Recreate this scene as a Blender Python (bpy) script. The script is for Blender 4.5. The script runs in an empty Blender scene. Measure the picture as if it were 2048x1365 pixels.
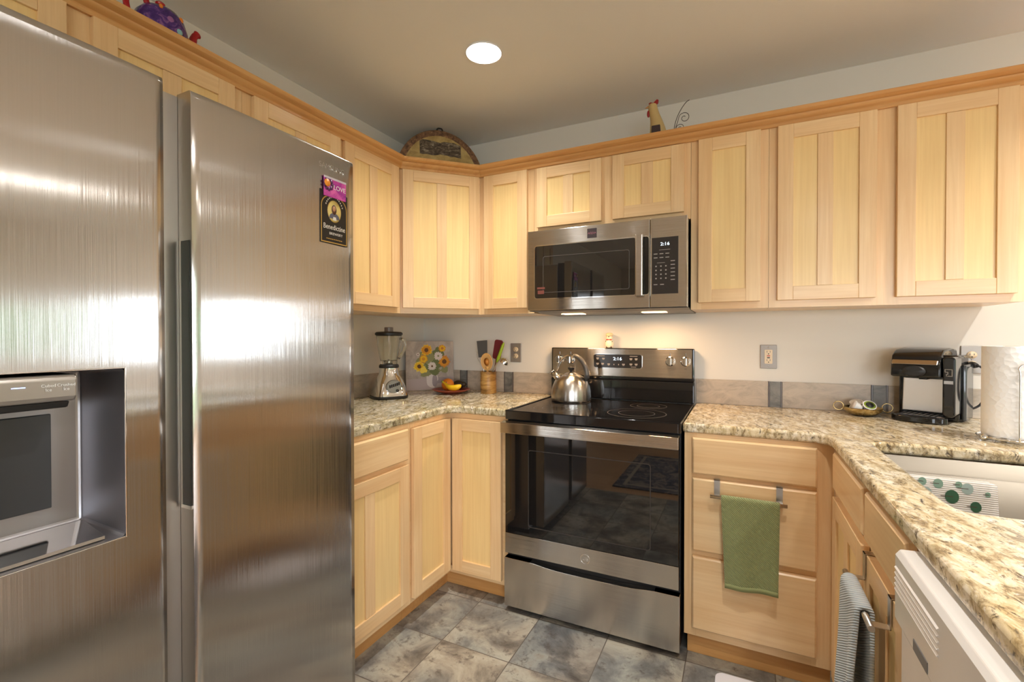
import bpy, bmesh, math, random
from mathutils import Vector, Matrix, Euler
R = math.radians
PI = math.pi
C = bpy.context.scene.collection
S = bpy.context.scene
random.seed(7)

# ------------------------------------------------------------------ camera, world, exposure
cam_d = bpy.data.cameras.new('camera')
cam = bpy.data.objects.new('camera', cam_d)
C.objects.link(cam)
cam_d.sensor_fit = 'HORIZONTAL'
cam_d.sensor_width = 36.0
cam_d.lens = 36.0 * 934.5 / 2048.0
cam_d.clip_start = 0.02
yaw, pitch, roll = R(25.958), R(-0.584), R(-0.0445)
fw = Vector((-math.sin(yaw) * math.cos(pitch), math.cos(yaw) * math.cos(pitch), math.sin(pitch)))
rt = Vector((math.cos(yaw), math.sin(yaw), 0))
up = rt.cross(fw)
r2 = rt * math.cos(roll) + up * math.sin(roll)
u2 = up * math.cos(roll) - rt * math.sin(roll)
M = Matrix.Identity(4)
for i in range(3):
    M[i][0] = r2[i]; M[i][1] = u2[i]; M[i][2] = -fw[i]; M[i][3] = (1.897, -2.5495, 1.2524)[i]
cam.matrix_world = M
S.camera = cam

w = bpy.data.worlds.new('daylight'); S.world = w; w.use_nodes = True
wn = w.node_tree.nodes; wl = w.node_tree.links
bg = wn['Background']
bg.inputs['Color'].default_value = (0.86, 0.93, 1.0, 1)
bg.inputs['Strength'].default_value = 10.0

S.view_settings.view_transform = 'Standard'
S.view_settings.look = 'None'
S.view_settings.gamma = 1
S.view_settings.use_curve_mapping = False
S.view_settings.exposure = 0.22
try:
    S.cycles.max_bounces = 10
    S.cycles.diffuse_bounces = 5
    S.cycles.glossy_bounces = 4
    S.cycles.transmission_bounces = 8
    S.cycles.sample_clamp_indirect = 6
    S.cycles.caustics_reflective = False
    S.cycles.caustics_refractive = False
except Exception:
    pass

CAN_SPOTS = [(0.918, -0.81), (2.05, -1.85), (3.3, -0.9), (0.95, -2.95), (2.6, -3.6), (4.3, -2.6), (4.7, -1.0)]
CAN_POWER = [9, 13, 22, 9, 15, 8, 9]
HC = 2.454                       # ceiling height


def area(name, loc, rot, sx, sy, power, col, shape='RECTANGLE', spread=180):
    d = bpy.data.lights.new(name, 'AREA'); d.energy = power; d.color = col; d.shape = shape
    d.size = sx; d.size_y = sy; d.spread = R(spread)
    o = bpy.data.objects.new(name, d); C.objects.link(o); o.location = loc; o.rotation_euler = rot
    return o


def portal(name, loc, rot, sx, sy):
    o = area(name, loc, rot, sx, sy, 1, (1, 1, 1)); o.data.cycles.is_portal = True
    return o


# ------------------------------------------------------------------ materials
def lin(r, g, b):
    def f(c):
        c /= 255.0
        return c / 12.92 if c <= 0.04045 else ((c + 0.055) / 1.055) ** 2.4
    return (f(r), f(g), f(b), 1)


class NT:
    """tiny node-tree writer"""
    def __init__(s, name):
        s.m = bpy.data.materials.new(name); s.m.use_nodes = True
        s.t = s.m.node_tree; s.b = s.t.nodes['Principled BSDF']

    def n(s, kind, **kw):
        nd = s.t.nodes.new(kind)
        for k, v in kw.items():
            if k in nd.inputs: nd.inputs[k].default_value = v
            else: setattr(nd, k, v)
        return nd

    def l(s, a, b): s.t.links.new(a, b)

    def coords(s, scale=(1, 1, 1), rot=(0, 0, 0), loc=(0, 0, 0), rand=False):
        tc = s.n('ShaderNodeTexCoord'); mp = s.n('ShaderNodeMapping')
        mp.inputs['Scale'].default_value = scale; mp.inputs['Rotation'].default_value = rot
        mp.inputs['Location'].default_value = loc
        if rand:
            oi = s.n('ShaderNodeObjectInfo'); ml = s.n('ShaderNodeVectorMath', operation='SCALE')
            cx = s.n('ShaderNodeCombineXYZ')
            for i in range(3): s.l(oi.outputs['Random'], cx.inputs[i])
            s.l(cx.outputs[0], ml.inputs[0]); ml.inputs['Scale'].default_value = 23.0
            ad = s.n('ShaderNodeVectorMath', operation='ADD')
            s.l(tc.outputs['Object'], ad.inputs[0]); s.l(ml.outputs[0], ad.inputs[1]); s.l(ad.outputs[0], mp.inputs['Vector'])
        else:
            s.l(tc.outputs['Object'], mp.inputs['Vector'])
        return mp.outputs[0]

    def noise(s, vec, scale, detail=4, rough=.55, dist=0.0):
        nd = s.n('ShaderNodeTexNoise', Scale=scale, Detail=detail, Roughness=rough, Distortion=dist)
        s.l(vec, nd.inputs['Vector']); return nd.outputs['Fac']

    def ramp(s, fac, stops):
        nd = s.n('ShaderNodeValToRGB'); cr = nd.color_ramp
        while len(cr.elements) > 1: cr.elements.remove(cr.elements[0])
        cr.elements[0].position, cr.elements[0].color = stops[0]
        for p, c in stops[1:]:
            e = cr.elements.new(p); e.color = c
        s.l(fac, nd.inputs['Fac']); return nd.outputs['Color']

    def mix(s, fac, a, b, mode='MIX'):
        nd = s.n('ShaderNodeMix', data_type='RGBA', blend_type=mode)
        for sock, v in ((nd.inputs[0], fac), (nd.inputs[6], a), (nd.inputs[7], b)):
            if hasattr(v, 'links'): s.l(v, sock)
            else: sock.default_value = v
        return nd.outputs[2]

    def bump(s, height, strength=.2, dist=.002):
        nd = s.n('ShaderNodeBump', Strength=strength, Distance=dist)
        s.l(height, nd.inputs['Height']); s.l(nd.outputs['Normal'], s.b.inputs['Normal'])

    def base(s, v):
        if hasattr(v, 'links'): s.l(v, s.b.inputs['Base Color'])
        else: s.b.inputs['Base Color'].default_value = v

    def set(s, **kw):
        for k, v in kw.items(): s.b.inputs[k.replace('_', ' ')].default_value = v
        return s


def plain(name, col, rough=.5, metal=0.0, spec=None, coat=0):
    t = NT(name); t.base(col); t.set(Roughness=rough, Metallic=metal)
    if spec is not None: t.b.inputs['Specular IOR Level'].default_value = spec
    if coat: t.b.inputs['Coat Weight'].default_value = coat
    return t.m


def glow(name, col, strength):
    t = NT(name); t.base((0, 0, 0, 1)); t.b.inputs['Emission Color'].default_value = col
    t.b.inputs['Emission Strength'].default_value = strength; return t.m


def wood(name, ca, cb, axis, rough=.3, grain=1.0):
    """maple: ca / cb are the light and the dark tone, axis the grain direction"""
    t = NT(name)
    sc = [22, 22, 22]; sc[axis] = 1.3
    v = t.coords(scale=sc, rand=True)
    a = t.noise(v, 1.0, 5, .6, .6)
    sc2 = [110, 110, 110]; sc2[axis] = 3
    b = t.noise(t.coords(scale=sc2, rand=True), 1.0, 3, .5)
    c = t.noise(t.coords(scale=(4, 4, 4), rand=True), 1.0, 2, .5)
    mid = tuple((x + y) / 2 for x, y in zip(ca, cb))
    col = t.ramp(a, [(.30, cb), (.48, mid), (.66, ca)])
    col = t.mix(t.ramp(c, [(.4, (0, 0, 0, 1)), (.7, (.35, .35, .35, 1))]), col, cb)
    fine = t.ramp(b, [(.35, (.90, .86, .82, 1)), (.6, (1, 1, 1, 1))])
    col = t.mix(.5 * grain, col, fine, 'MULTIPLY')
    oi = t.n('ShaderNodeObjectInfo')
    tone = t.ramp(oi.outputs['Random'], [(0, (.95, .93, .92, 1)), (1, (1.0, 1.0, 1.0, 1))])
    col = t.mix(1.0, col, tone, 'MULTIPLY')
    t.base(col); t.set(Roughness=rough)
    t.b.inputs['Coat Weight'].default_value = .25; t.b.inputs['Coat Roughness'].default_value = .18
    t.bump(b, .06, .001)
    return t.m


def steel(name, col, rough, aniso, tangent, grain_axis=None, brush=0.0):
    t = NT(name); t.base(col); t.set(Metallic=1.0, Roughness=rough, Anisotropic=aniso)
    cx = t.n('ShaderNodeCombineXYZ'); cx.inputs[0].default_value, cx.inputs[1].default_value, cx.inputs[2].default_value = tangent
    t.l(cx.outputs[0], t.b.inputs['Tangent'])
    if grain_axis is not None:
        sc = [900, 900, 900]; sc[grain_axis] = 4
        n = t.noise(t.coords(scale=sc), 1.0, 2, .5)
        k = t.ramp(n, [(.3, tuple(c * .96 for c in col[:3]) + (1,)), (.7, col)])
        t.base(k)
        if brush:                                   # hairline scratches: normals tip sideways across the grain
            n2 = t.noise(t.coords(scale=[2500 if i != grain_axis else 3 for i in range(3)]), 1.0, 3, .6)
            mr = t.n('ShaderNodeMapRange'); t.l(n2, mr.inputs['Value'])
            mr.inputs['From Min'].default_value = .25; mr.inputs['From Max'].default_value = .75
            mr.inputs['To Min'].default_value = -brush; mr.inputs['To Max'].default_value = brush
            sc_ = t.n('ShaderNodeVectorMath', operation='SCALE'); sc_.inputs[0].default_value = tangent; t.l(mr.outputs[0], sc_.inputs['Scale'])
            ge = t.n('ShaderNodeNewGeometry'); ad = t.n('ShaderNodeVectorMath', operation='ADD'); t.l(ge.outputs['Normal'], ad.inputs[0]); t.l(sc_.outputs[0], ad.inputs[1])
            nm = t.n('ShaderNodeVectorMath', operation='NORMALIZE'); t.l(ad.outputs[0], nm.inputs[0]); t.l(nm.outputs[0], t.b.inputs['Normal'])
    return t.m


UP_A, UP_B = lin(245, 215, 168), lin(232, 193, 142)
PN_A, PN_B = lin(249, 220, 158), lin(242, 208, 146)
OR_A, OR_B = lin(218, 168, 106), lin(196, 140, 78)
WV = wood('maple_upright_grain', UP_A, UP_B, 2)
WH = wood('maple_level_grain', UP_A, UP_B, 0)
WP = wood('maple_panel', PN_A, PN_B, 2, grain=.9)
CROWN = wood('crown_maple', lin(228, 180, 116), lin(206, 152, 90), 0, .35, .8)
CROWNY = wood('crown_maple_side', lin(228, 180, 116), lin(206, 152, 90), 1, .35, .8)
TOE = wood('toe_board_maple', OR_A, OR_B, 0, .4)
WALL = plain('wall_paint', lin(226, 222, 214), .75)
CEIL = plain('ceiling_paint', lin(234, 238, 244), .8)
WHITE = plain('white_gloss', lin(240, 240, 240), .25)
APPL = plain('white_enamel', lin(236, 234, 233), .22)
BLACK = plain('black_gloss', (.008, .008, .009, 1), .06, spec=.6)
BLACKM = plain('black_matt', (.012, .012, .013, 1), .45)
DARK = plain('dark_grey_plastic', (.035, .036, .04, 1), .35)
GREYP = plain('grey_plastic', lin(120, 122, 126), .4)
CHROME = plain('chrome', (.78, .78, .78, 1), .07, 1)
NICKEL = plain('brushed_nickel', (.55, .53, .50, 1), .28, 1)
STEEL_F = steel('fridge_steel', (.53, .515, .50, 1), .16, .97, (0, 1, 0), 2, .15)
STEEL_FS = steel('fridge_side_steel', (.50, .48, .46, 1), .32, .5, (0, 0, 1))
STEEL_R = steel('range_steel', (.62, .585, .545, 1), .17, .95, (0, 0, 1), 0, .16)
STEEL_K = steel('kettle_steel', (.50, .475, .44, 1), .26, .6, (0, 0, 1))
SINKST = steel('sink_steel', (.24, .215, .18, 1), .5, .3, (0, 0, 1), 0)
OVGLASS = plain('oven_glass', (.010, .009, .009, 1), .02, spec=1.0)
LAMP = glow('lamp_disc', (1.0, .97, .92, 1), 14)
WARML = glow('warm_lamp', (1.0, .62, .30, 1), 9)
DIGIT = glow('display_digits', (.75, .88, 1.0, 1), 2.2)
PRINT = plain('pale_print', lin(160, 154, 148), .5)


def mk_granite(name, tan, cream, white, gold, gold_amt, rot, seed):
    t = NT(name)
    def V(st, loc, r_=0):
        sock = t.coords(scale=(1 / st, 1.0, .8), rot=(0, 0, R(rot + r_)), loc=tuple(seed + q for q in loc))
        sock.node.vector_type = 'TEXTURE'; return sock
    n1 = t.noise(V(2.7, (0, 0, 0)), 17, 9, .68, .9)          # streaky body
    n2 = t.noise(V(1.7, (3, 1, 0), 12), 4.6, 5, .62, .9)      # gold clouds
    n3 = t.noise(V(1.3, (7, 2, 1), -15), 62, 6, .72, .5)      # grains
    n4 = t.noise(V(2.6, (1, 5, 2), 8), 8, 8, .70, 1.8)        # dark veins
    n5 = t.noise(V(1.2, (4, 4, 4), 30), 34, 5, .7, .8)        # brown flecks
    base = t.ramp(n1, [(.28, lin(104, 90, 72)), (.39, tan), (.47, cream), (.56, white), (.72, lin(250, 246, 238))])
    c = t.mix(t.ramp(n2, [(.46, (0, 0, 0, 1)), (.62, (gold_amt,) * 3 + (1,))]), base, t.ramp(n1, [(.32, lin(112, 82, 44)), (.46, gold), (.62, lin(228, 204, 150))]))
    c = t.mix(t.ramp(n5, [(.33, (.8, .8, .8, 1)), (.44, (0, 0, 0, 1))]), c, lin(128, 104, 70))
    c = t.mix(t.ramp(n4, [(.35, (1, 1, 1, 1)), (.41, (0, 0, 0, 1))]), c, lin(74, 60, 48))
    c = t.mix(t.ramp(n3, [(.36, (.9, .9, .9, 1)), (.44, (0, 0, 0, 1))]), c, lin(92, 80, 66))
    c = t.mix(t.ramp(n3, [(.58, (0, 0, 0, 1)), (.70, (.75, .75, .75, 1))]), c, lin(248, 244, 236))
    t.base(c); t.set(Roughness=.12); t.b.inputs['Specular IOR Level'].default_value = .55
    t.bump(n3, .05, .001)
    return t.m


def mk_tile():
    t = NT('slate_tile')
    tc = t.n('ShaderNodeTexCoord'); mp = t.n('ShaderNodeMapping')
    mp.inputs['Location'].default_value = (-.190, .345, 0)
    t.l(tc.outputs['Object'], mp.inputs['Vector'])
    br = t.n('ShaderNodeTexBrick', offset=0.0, squash=1.0)
    br.inputs['Scale'].default_value = 1; br.inputs['Brick Width'].default_value = .305; br.inputs['Row Height'].default_value = .305
    br.inputs['Mortar Size'].default_value = .0022; br.inputs['Mortar Smooth'].default_value = .3; br.inputs['Bias'].default_value = 0
    br.inputs['Color1'].default_value = (0, 0, 0, 1); br.inputs['Color2'].default_value = (1, 1, 1, 1); br.inputs['Mortar'].default_value = (.5, .5, .5, 1)
    t.l(mp.outputs[0], br.inputs['Vector'])
    # each tile reads its own patch of slate
    sp = t.n('ShaderNodeVectorMath', operation='SCALE'); sp.inputs['Scale'].default_value = 5.0
    t.l(br.outputs['Color'], sp.inputs[0])
    ad = t.n('ShaderNodeVectorMath', operation='ADD'); t.l(mp.outputs[0], ad.inputs[0]); t.l(sp.outputs[0], ad.inputs[1])
    n1 = t.noise(ad.outputs[0], 5.5, 9, .64, .5)
    n2 = t.noise(ad.outputs[0], 26, 6, .7, .3)
    n3 = t.noise(ad.outputs[0], 2.6, 3, .5)
    a = t.ramp(n1, [(.30, lin(78, 72, 68)), (.43, lin(124, 118, 110)), (.52, lin(158, 150, 138)), (.62, lin(176, 172, 160)), (.74, lin(150, 136, 118))])
    b = t.ramp(n1, [(.30, lin(78, 78, 80)), (.45, lin(118, 120, 120)), (.60, lin(158, 160, 154)), (.74, lin(146, 134, 120))])
    c = t.mix(t.ramp(n3, [(.42, (0, 0, 0, 1)), (.58, (1, 1, 1, 1))]), a, b)
    c = t.mix(t.ramp(n2, [(.34, (.75, .75, .75, 1)), (.46, (0, 0, 0, 1))]), c, lin(84, 76, 72))
    tone = t.ramp(br.outputs['Color'], [(0, (.86, .86, .87, 1)), (.5, (1.02, 1.0, .96, 1)), (1, (1.12, 1.11, 1.07, 1))])
    c = t.mix(1.0, c, tone, 'MULTIPLY')
    c = t.mix(br.outputs['Fac'], c, lin(96, 88, 82))
    t.base(c); t.set(Roughness=.36); t.bump(n2, .12, .002)
    return t.m


def mk_planks():
    t = NT('oak_planks')
    tc = t.n('ShaderNodeTexCoord')
    br = t.n('ShaderNodeTexBrick', offset=.37)
    br.inputs['Scale'].default_value = 1; br.inputs['Brick Width'].default_value = .9; br.inputs['Row Height'].default_value = .083
    br.inputs['Mortar Size'].default_value = .001; br.inputs['Color1'].default_value = lin(196, 152, 110); br.inputs['Color2'].default_value = lin(176, 132, 92)
    br.inputs['Mortar'].default_value = lin(110, 70, 38)
    t.l(tc.outputs['Object'], br.inputs['Vector'])
    t.base(br.outputs['Color']); t.set(Roughness=.3); return t.m


def mk_backsplash(name, a, b):
    t = NT(name)
    n = t.noise(t.coords(scale=(1, 1, 2.2), rot=(0, R(35), 0)), 9, 8, .65, 1.2)
    t.base(t.ramp(n, [(.32, a), (.55, b), (.7, tuple(min(1, c * 1.12) for c in b[:3]) + (1,))])); t.set(Roughness=.4); return t.m


def mk_weave(name, ca, cb, ang=R(52), scale=42):
    t = NT(name)
    wv = t.n('ShaderNodeTexWave', wave_type='BANDS', bands_direction='X')
    wv.inputs['Scale'].default_value = 1.0; wv.inputs['Distortion'].default_value = .6; wv.inputs['Detail'].default_value = 1
    v = t.coords(scale=(scale, scale, scale), rot=(0, ang, 0)); t.l(v, wv.inputs['Vector'])
    n = t.noise(t.coords(scale=(500, 500, 500)), 1, 3, .6)
    c = t.mix(wv.outputs['Fac'], cb, ca)
    t.base(c); t.set(Roughness=.95); t.b.inputs['Sheen Weight'].default_value = .3
    t.bump(wv.outputs['Fac'], .7, .003); return t.m


GRANITE_G = mk_granite('granite_green', lin(150, 138, 106), lin(190, 180, 146), lin(216, 208, 186), lin(184, 160, 104), .45, 14, 0)
GRANITE_Y = mk_granite('granite_gold', lin(158, 140, 110), lin(208, 192, 158), lin(232, 220, 196), lin(192, 162, 106), .55, 10, 9)
TILE = mk_tile()
PLANKS = mk_planks()
BSPL = mk_backsplash('backsplash_stone', lin(160, 149, 135), lin(188, 175, 158))
ACCENT = mk_backsplash('slate_accent', lin(86, 86, 84), lin(128, 126, 120))


# ------------------------------------------------------------------ mesh helpers
class MB:
    """collects shapes into one bmesh"""
    def __init__(s): s.b = bmesh.new()

    def faces(s, fs, mat, smooth):
        for f in fs: f.material_index = mat; f.smooth = smooth

    def box(s, x0, x1, y0, y1, z0, z1, mat=0):
        x0, x1 = sorted((x0, x1)); y0, y1 = sorted((y0, y1)); z0, z1 = sorted((z0, z1))
        v = [s.b.verts.new((x, y, z)) for z in (z0, z1) for y in (y0, y1) for x in (x0, x1)]
        for q in ((0, 2, 3, 1), (4, 5, 7, 6), (0, 1, 5, 4), (2, 6, 7, 3), (0, 4, 6, 2), (1, 3, 7, 5)):
            f = s.b.faces.new([v[i] for i in q]); f.material_index = mat
        return s

    def prism(s, pts, axis, a0, a1, mat=0, smooth=False):
        """polygon pts (2D) extruded along axis ('x': pts=(y,z); 'y': (x,z); 'z': (x,y))"""
        def P(p, a): return {'x': (a, p[0], p[1]), 'y': (p[0], a, p[1]), 'z': (p[0], p[1], a)}[axis]
        A = [s.b.verts.new(P(p, a0)) for p in pts]; B = [s.b.verts.new(P(p, a1)) for p in pts]
        n = len(pts); fs = [s.b.faces.new(A[::-1]), s.b.faces.new(B)]
        s.faces(fs, mat, False)
        sd = [s.b.faces.new((A[i], A[(i + 1) % n], B[(i + 1) % n], B[i])) for i in range(n)]
        s.faces(sd, mat, smooth); return s

    def lathe(s, prof, center=(0, 0, 0), seg=32, mat=0, sx=1, sy=1, cap=True, axis='z'):
        rings = []
        for r, z in prof:
            ring = []
            for i in range(seg):
                a = 2 * PI * i / seg; u, v_ = r * math.cos(a) * sx, r * math.sin(a) * sy
                p = (u, v_, z) if axis == 'z' else ((u, z, v_) if axis == 'y' else (z, u, v_))
                ring.append(s.b.verts.new((center[0] + p[0], center[1] + p[1], center[2] + p[2])))
            rings.append(ring)
        for a, b in zip(rings, rings[1:]):
            for i in range(seg):
                f = s.b.faces.new((a[i], a[(i + 1) % seg], b[(i + 1) % seg], b[i])); f.material_index = mat; f.smooth = True
        if cap:
            for ring in (rings[0], rings[-1]):
                if (ring[0].co - ring[seg // 2].co).length > 1e-5:
                    f = s.b.faces.new(ring); f.material_index = mat
        return s

    def tube(s, path, r, seg=10, mat=0, closed=False):
        """round bar along a 3D path; r a number or one per point"""
        pts = [Vector(p) for p in path]; n = len(pts)
        rr = [r] * n if isinstance(r, (int, float)) else r
        prev = None; rings = []
        for i, p in enumerate(pts):
            if closed: d = pts[(i + 1) % n] - pts[i - 1]
            else: d = (pts[min(i + 1, n - 1)] - pts[max(i - 1, 0)])
            d.normalize()
            if prev is None:
                a = Vector((0, 0, 1)) if abs(d.z) < .9 else Vector((1, 0, 0))
                u = d.cross(a).normalized()
            else:
                u = (prev - d * prev.dot(d)).normalized()
            prev = u; v = d.cross(u)
            rings.append([s.b.verts.new(p + (u * math.cos(2 * PI * k / seg) + v * math.sin(2 * PI * k / seg)) * rr[i]) for k in range(seg)])
        pairs = list(zip(rings, rings[1:])) + ([(rings[-1], rings[0])] if closed else [])
        for a, b in pairs:
            for k in range(seg):
                f = s.b.faces.new((a[k], a[(k + 1) % seg], b[(k + 1) % seg], b[k])); f.material_index = mat; f.smooth = True
        if not closed:
            for ring in (rings[0], rings[-1]):
                f = s.b.faces.new(ring); f.material_index = mat
        return s

    def grid(s, rows, mat=0, smooth=True, skip=None):
        """rows: list of lists of points"""
        V = [[s.b.verts.new(p) for p in r] for r in rows]
        for i in range(len(V) - 1):
            for j in range(len(V[0]) - 1):
                if skip and skip(i, j): continue
                f = s.b.faces.new((V[i][j], V[i][j + 1], V[i + 1][j + 1], V[i + 1][j])); f.material_index = mat; f.smooth = smooth
        return V

    def ball(s, c, r, sc=(1, 1, 1), seg=20, mat=0):
        m = Matrix.Translation(c) @ Matrix.Diagonal((r * sc[0], r * sc[1], r * sc[2], 1))
        g = bmesh.ops.create_uvsphere(s.b, u_segments=seg, v_segments=max(8, seg // 2), radius=1, matrix=m)
        for f in set(f for v in g['verts'] for f in v.link_faces): f.material_index = mat; f.smooth = True
        return s

    def slab(s, outer, holes, z0, z1, mat=0, skip_top=False):
        """flat plate with holes"""
        loops = []
        for z in (z0, z1):
            if z == z1 and skip_top: continue
            edges = []; ls = []
            for lp in [outer] + holes:
                vs = [s.b.verts.new((p[0], p[1], z)) for p in lp]; ls.append(vs)
                for i in range(len(vs)): edges.append(s.b.edges.new((vs[i], vs[(i + 1) % len(vs)])))
            r = bmesh.ops.triangle_fill(s.b, use_beauty=True, use_dissolve=False, edges=edges)
            for g in r['geom']:
                if isinstance(g, bmesh.types.BMFace): g.material_index = mat
            loops.append(ls)
        if not skip_top:
            for a, b in zip(*loops):
                for i in range(len(a)):
                    f = s.b.faces.new((a[i], a[(i + 1) % len(a)], b[(i + 1) % len(a)], b[i])); f.material_index = mat
        return s


def rounded(x0, x1, y0, y1, r, n=5):
    pts = []
    for cx, cy, a0 in ((x1 - r, y1 - r, 0), (x0 + r, y1 - r, 90), (x0 + r, y0 + r, 180), (x1 - r, y0 + r, 270)):
        for k in range(n + 1):
            a = R(a0 + 90 * k / n); pts.append((cx + r * math.cos(a), cy + r * math.sin(a)))
    return pts


def circle(cx, cy, r, n=32): return [(cx + r * math.cos(2 * PI * i / n), cy + r * math.sin(2 * PI * i / n)) for i in range(n)]


def obj(name, mb, mats, parent=None, loc=(0, 0, 0), rot=(0, 0, 0), bevel=0, seg=2, smooth=None, label=None, subsurf=0, solid=0):
    bmesh.ops.recalc_face_normals(mb.b, faces=mb.b.faces[:])
    me = bpy.data.meshes.new(name); mb.b.to_mesh(me); mb.b.free()
    if not isinstance(mats, (list, tuple)): mats = [mats]
    for m in mats: me.materials.append(m)
    if smooth is not None:
        for p in me.polygons: p.use_smooth = True
        me.set_sharp_from_angle(angle=R(smooth))
    o = bpy.data.objects.new(name, me); C.objects.link(o)
    o.location = loc; o.rotation_euler = rot
    if parent: o.parent = parent
    if solid:
        m = o.modifiers.new('thick', 'SOLIDIFY'); m.thickness = solid; m.offset = 0
    if bevel:
        m = o.modifiers.new('bevel', 'BEVEL'); m.width = bevel; m.segments = seg; m.limit_method = 'ANGLE'; m.angle_limit = R(40)
    if subsurf:
        m = o.modifiers.new('sub', 'SUBSURF'); m.levels = subsurf; m.render_levels = subsurf
    if label: o['label'] = label
    return o


def tag(o, label, cat, group=None, kind=None):
    o['label'] = label; o['category'] = cat
    if group: o['group'] = group
    if kind: o['kind'] = kind
    return o


def struct(name, mb, mats, **kw):
    o = obj(name, mb, mats, **kw); o['kind'] = 'structure'; return o


def thing(name, label, cat, loc=(0, 0, 0), rot=(0, 0, 0), group=None):
    o = bpy.data.objects.new(name, None); C.objects.link(o); o.empty_display_size = .05
    o.location = loc; o.rotation_euler = rot
    return tag(o, label, cat, group)


def text(name, body, size, mat, parent, loc, rot, ext=.0004, align='CENTER', sx=1.0):
    cu = bpy.data.curves.new(name, 'FONT'); cu.body = body; cu.size = size; cu.extrude = ext; cu.align_x = align; cu.align_y = 'CENTER'
    cu.resolution_u = 3
    t = bpy.data.objects.new(name + '_curve', cu); C.objects.link(t)
    dg = bpy.context.evaluated_depsgraph_get(); dg.update()
    me = bpy.data.meshes.new_from_object(t.evaluated_get(dg)); bpy.data.objects.remove(t)
    me.materials.clear(); me.materials.append(mat)
    o = bpy.data.objects.new(name, me); C.objects.link(o); o.parent = parent; o.location = loc; o.rotation_euler = rot; o.scale = (sx, 1, 1)
    return o


FRONT = (PI / 2, 0, 0)              # text facing -y
FACEX = (PI / 2, 0, PI / 2)         # text facing +x

# ------------------------------------------------------------------ the room
XE, YE = 6.4, -6.6
b = MB(); b.box(-.12, 2.83, -2.5, .12, -.05, 0); struct('floor', b, TILE)
b = MB(); b.box(2.83, XE, -2.5, .12, -.05, 0); b.box(-.12, XE, YE, -2.5, -.05, 0); struct('floor.001', b, PLANKS)
b = MB(); b.slab([(-.12, .12), (XE + .12, .12), (XE + .12, YE - .12), (-.12, YE - .12)], [circle(x, y, .078) for x, y in CAN_SPOTS], HC, HC + .14)
struct('ceiling', b, CEIL)
b = MB(); b.box(-.12, 0, YE, .12, 0, HC); struct('wall_left', b, WALL)


def wall_open(axis, p0, p1, a0, a1, opens, mb):
    """wall slab with rectangular openings; axis 'x' runs along x"""
    cur = a0
    def put(u0, u1, z0, z1):
        if u1 - u0 < 1e-4 or z1 - z0 < 1e-4: return
        if axis == 'x': mb.box(u0, u1, p0, p1, z0, z1)
        else: mb.box(p0, p1, u0, u1, z0, z1)
    for u0, u1, z0, z1 in opens:
        put(cur, u0, 0, HC); put(u0, u1, 0, z0); put(u0, u1, z1, HC); cur = u1
    put(cur, a1, 0, HC)


b = MB(); wall_open('x', 0, .12, 0, XE, [(3.35, 5.5, 1.0, 1.62)], b); struct('wall_back', b, WALL)
b = MB(); wall_open('y', XE, XE + .12, YE, .12, [(-5.9, -4.3, .1, 2.1), (-2.9, -.7, 1.0, 1.62)], b); struct('wall_right', b, WALL)
b = MB(); wall_open('x', YE - .12, YE, 0, XE, [(2.3, 3.2, .1, 2.1), (3.6, 5.8, .1, 2.1)], b); struct('wall_front', b, WALL)


def window(i, axis, p, u0, u1, z0, z1, n):
    mb = MB(); t = .05
    def put(a, b_, c, d):
        if axis == 'x': mb.box(a, b_, p - .03, p + .03, c, d)
        else: mb.box(p - .03, p + .03, a, b_, c, d)
    put(u0, u1, z0, z0 + t); put(u0, u1, z1 - t, z1)
    for k in range(n + 1):
        c = u0 + (u1 - u0 - t) * k / n; put(c, c + t, z0 + t, z1 - t)
    return struct('window_%d' % i, mb, WHITE)


window(1, 'x', .06, 3.35, 5.5, 1.0, 1.62, 2)
window(2, 'y', XE + .06, -2.9, -.7, 1.0, 1.62, 2)
window(3, 'y', XE + .06, -5.9, -4.3, .1, 2.1, 2)
window(4, 'x', YE - .06, 2.3, 3.2, .1, 2.1, 1)
window(5, 'x', YE - .06, 3.6, 5.8, .1, 2.1, 2)
portal('window_portal', (4.42, .11, 1.31), (R(-90), 0, 0), 2.1, .62)
portal('window_portal.001', (XE + .11, -1.8, 1.31), (0, R(90), 0), .62, 2.1)
portal('window_portal.002', (XE + .11, -5.1, 1.1), (0, R(90), 0), 2.0, 1.6)
portal('window_portal.003', (2.75, YE - .11, 1.1), (R(90), 0, 0), .9, 2.0)
portal('window_portal.004', (4.7, YE - .11, 1.1), (R(90), 0, 0), 2.2, 2.0)
LAWN = plain('lawn_green', lin(98, 112, 74), .9)
LEAF = plain('hedge_green', lin(96, 118, 84), .9)
b = MB(); b.box(-9, 16, -16, 10, -.3, -.2); struct('ground', b, LAWN)


def hedge(name, x0, x1, y0, y1, h, label):
    mb = MB(); n = 14; rnd = random.Random(len(label))
    along = x1 - x0 > y1 - y0; L = (x1 - x0) if along else (y1 - y0)
    for i in range(n):
        u = L * (i + .5) / n; r = L / n * .95
        c = (x0 + u, (y0 + y1) / 2, h * .5 - .2) if along else ((x0 + x1) / 2, y0 + u, h * .5 - .2)
        mb.ball(c, 1, (r if along else .7, .7 if along else r, h * rnd.uniform(.44, .56)), 14)
    return tag(obj(name, mb, LEAF), label, 'hedge')


hedge('garden_hedge', 1.5, 9.0, 4.6, 5.6, 2.9, 'clipped green hedge in the garden past the back windows')
hedge('garden_hedge.001', 10.2, 11.2, -8, 3, 3.0, 'clipped green hedge in the garden past the side windows')

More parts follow.
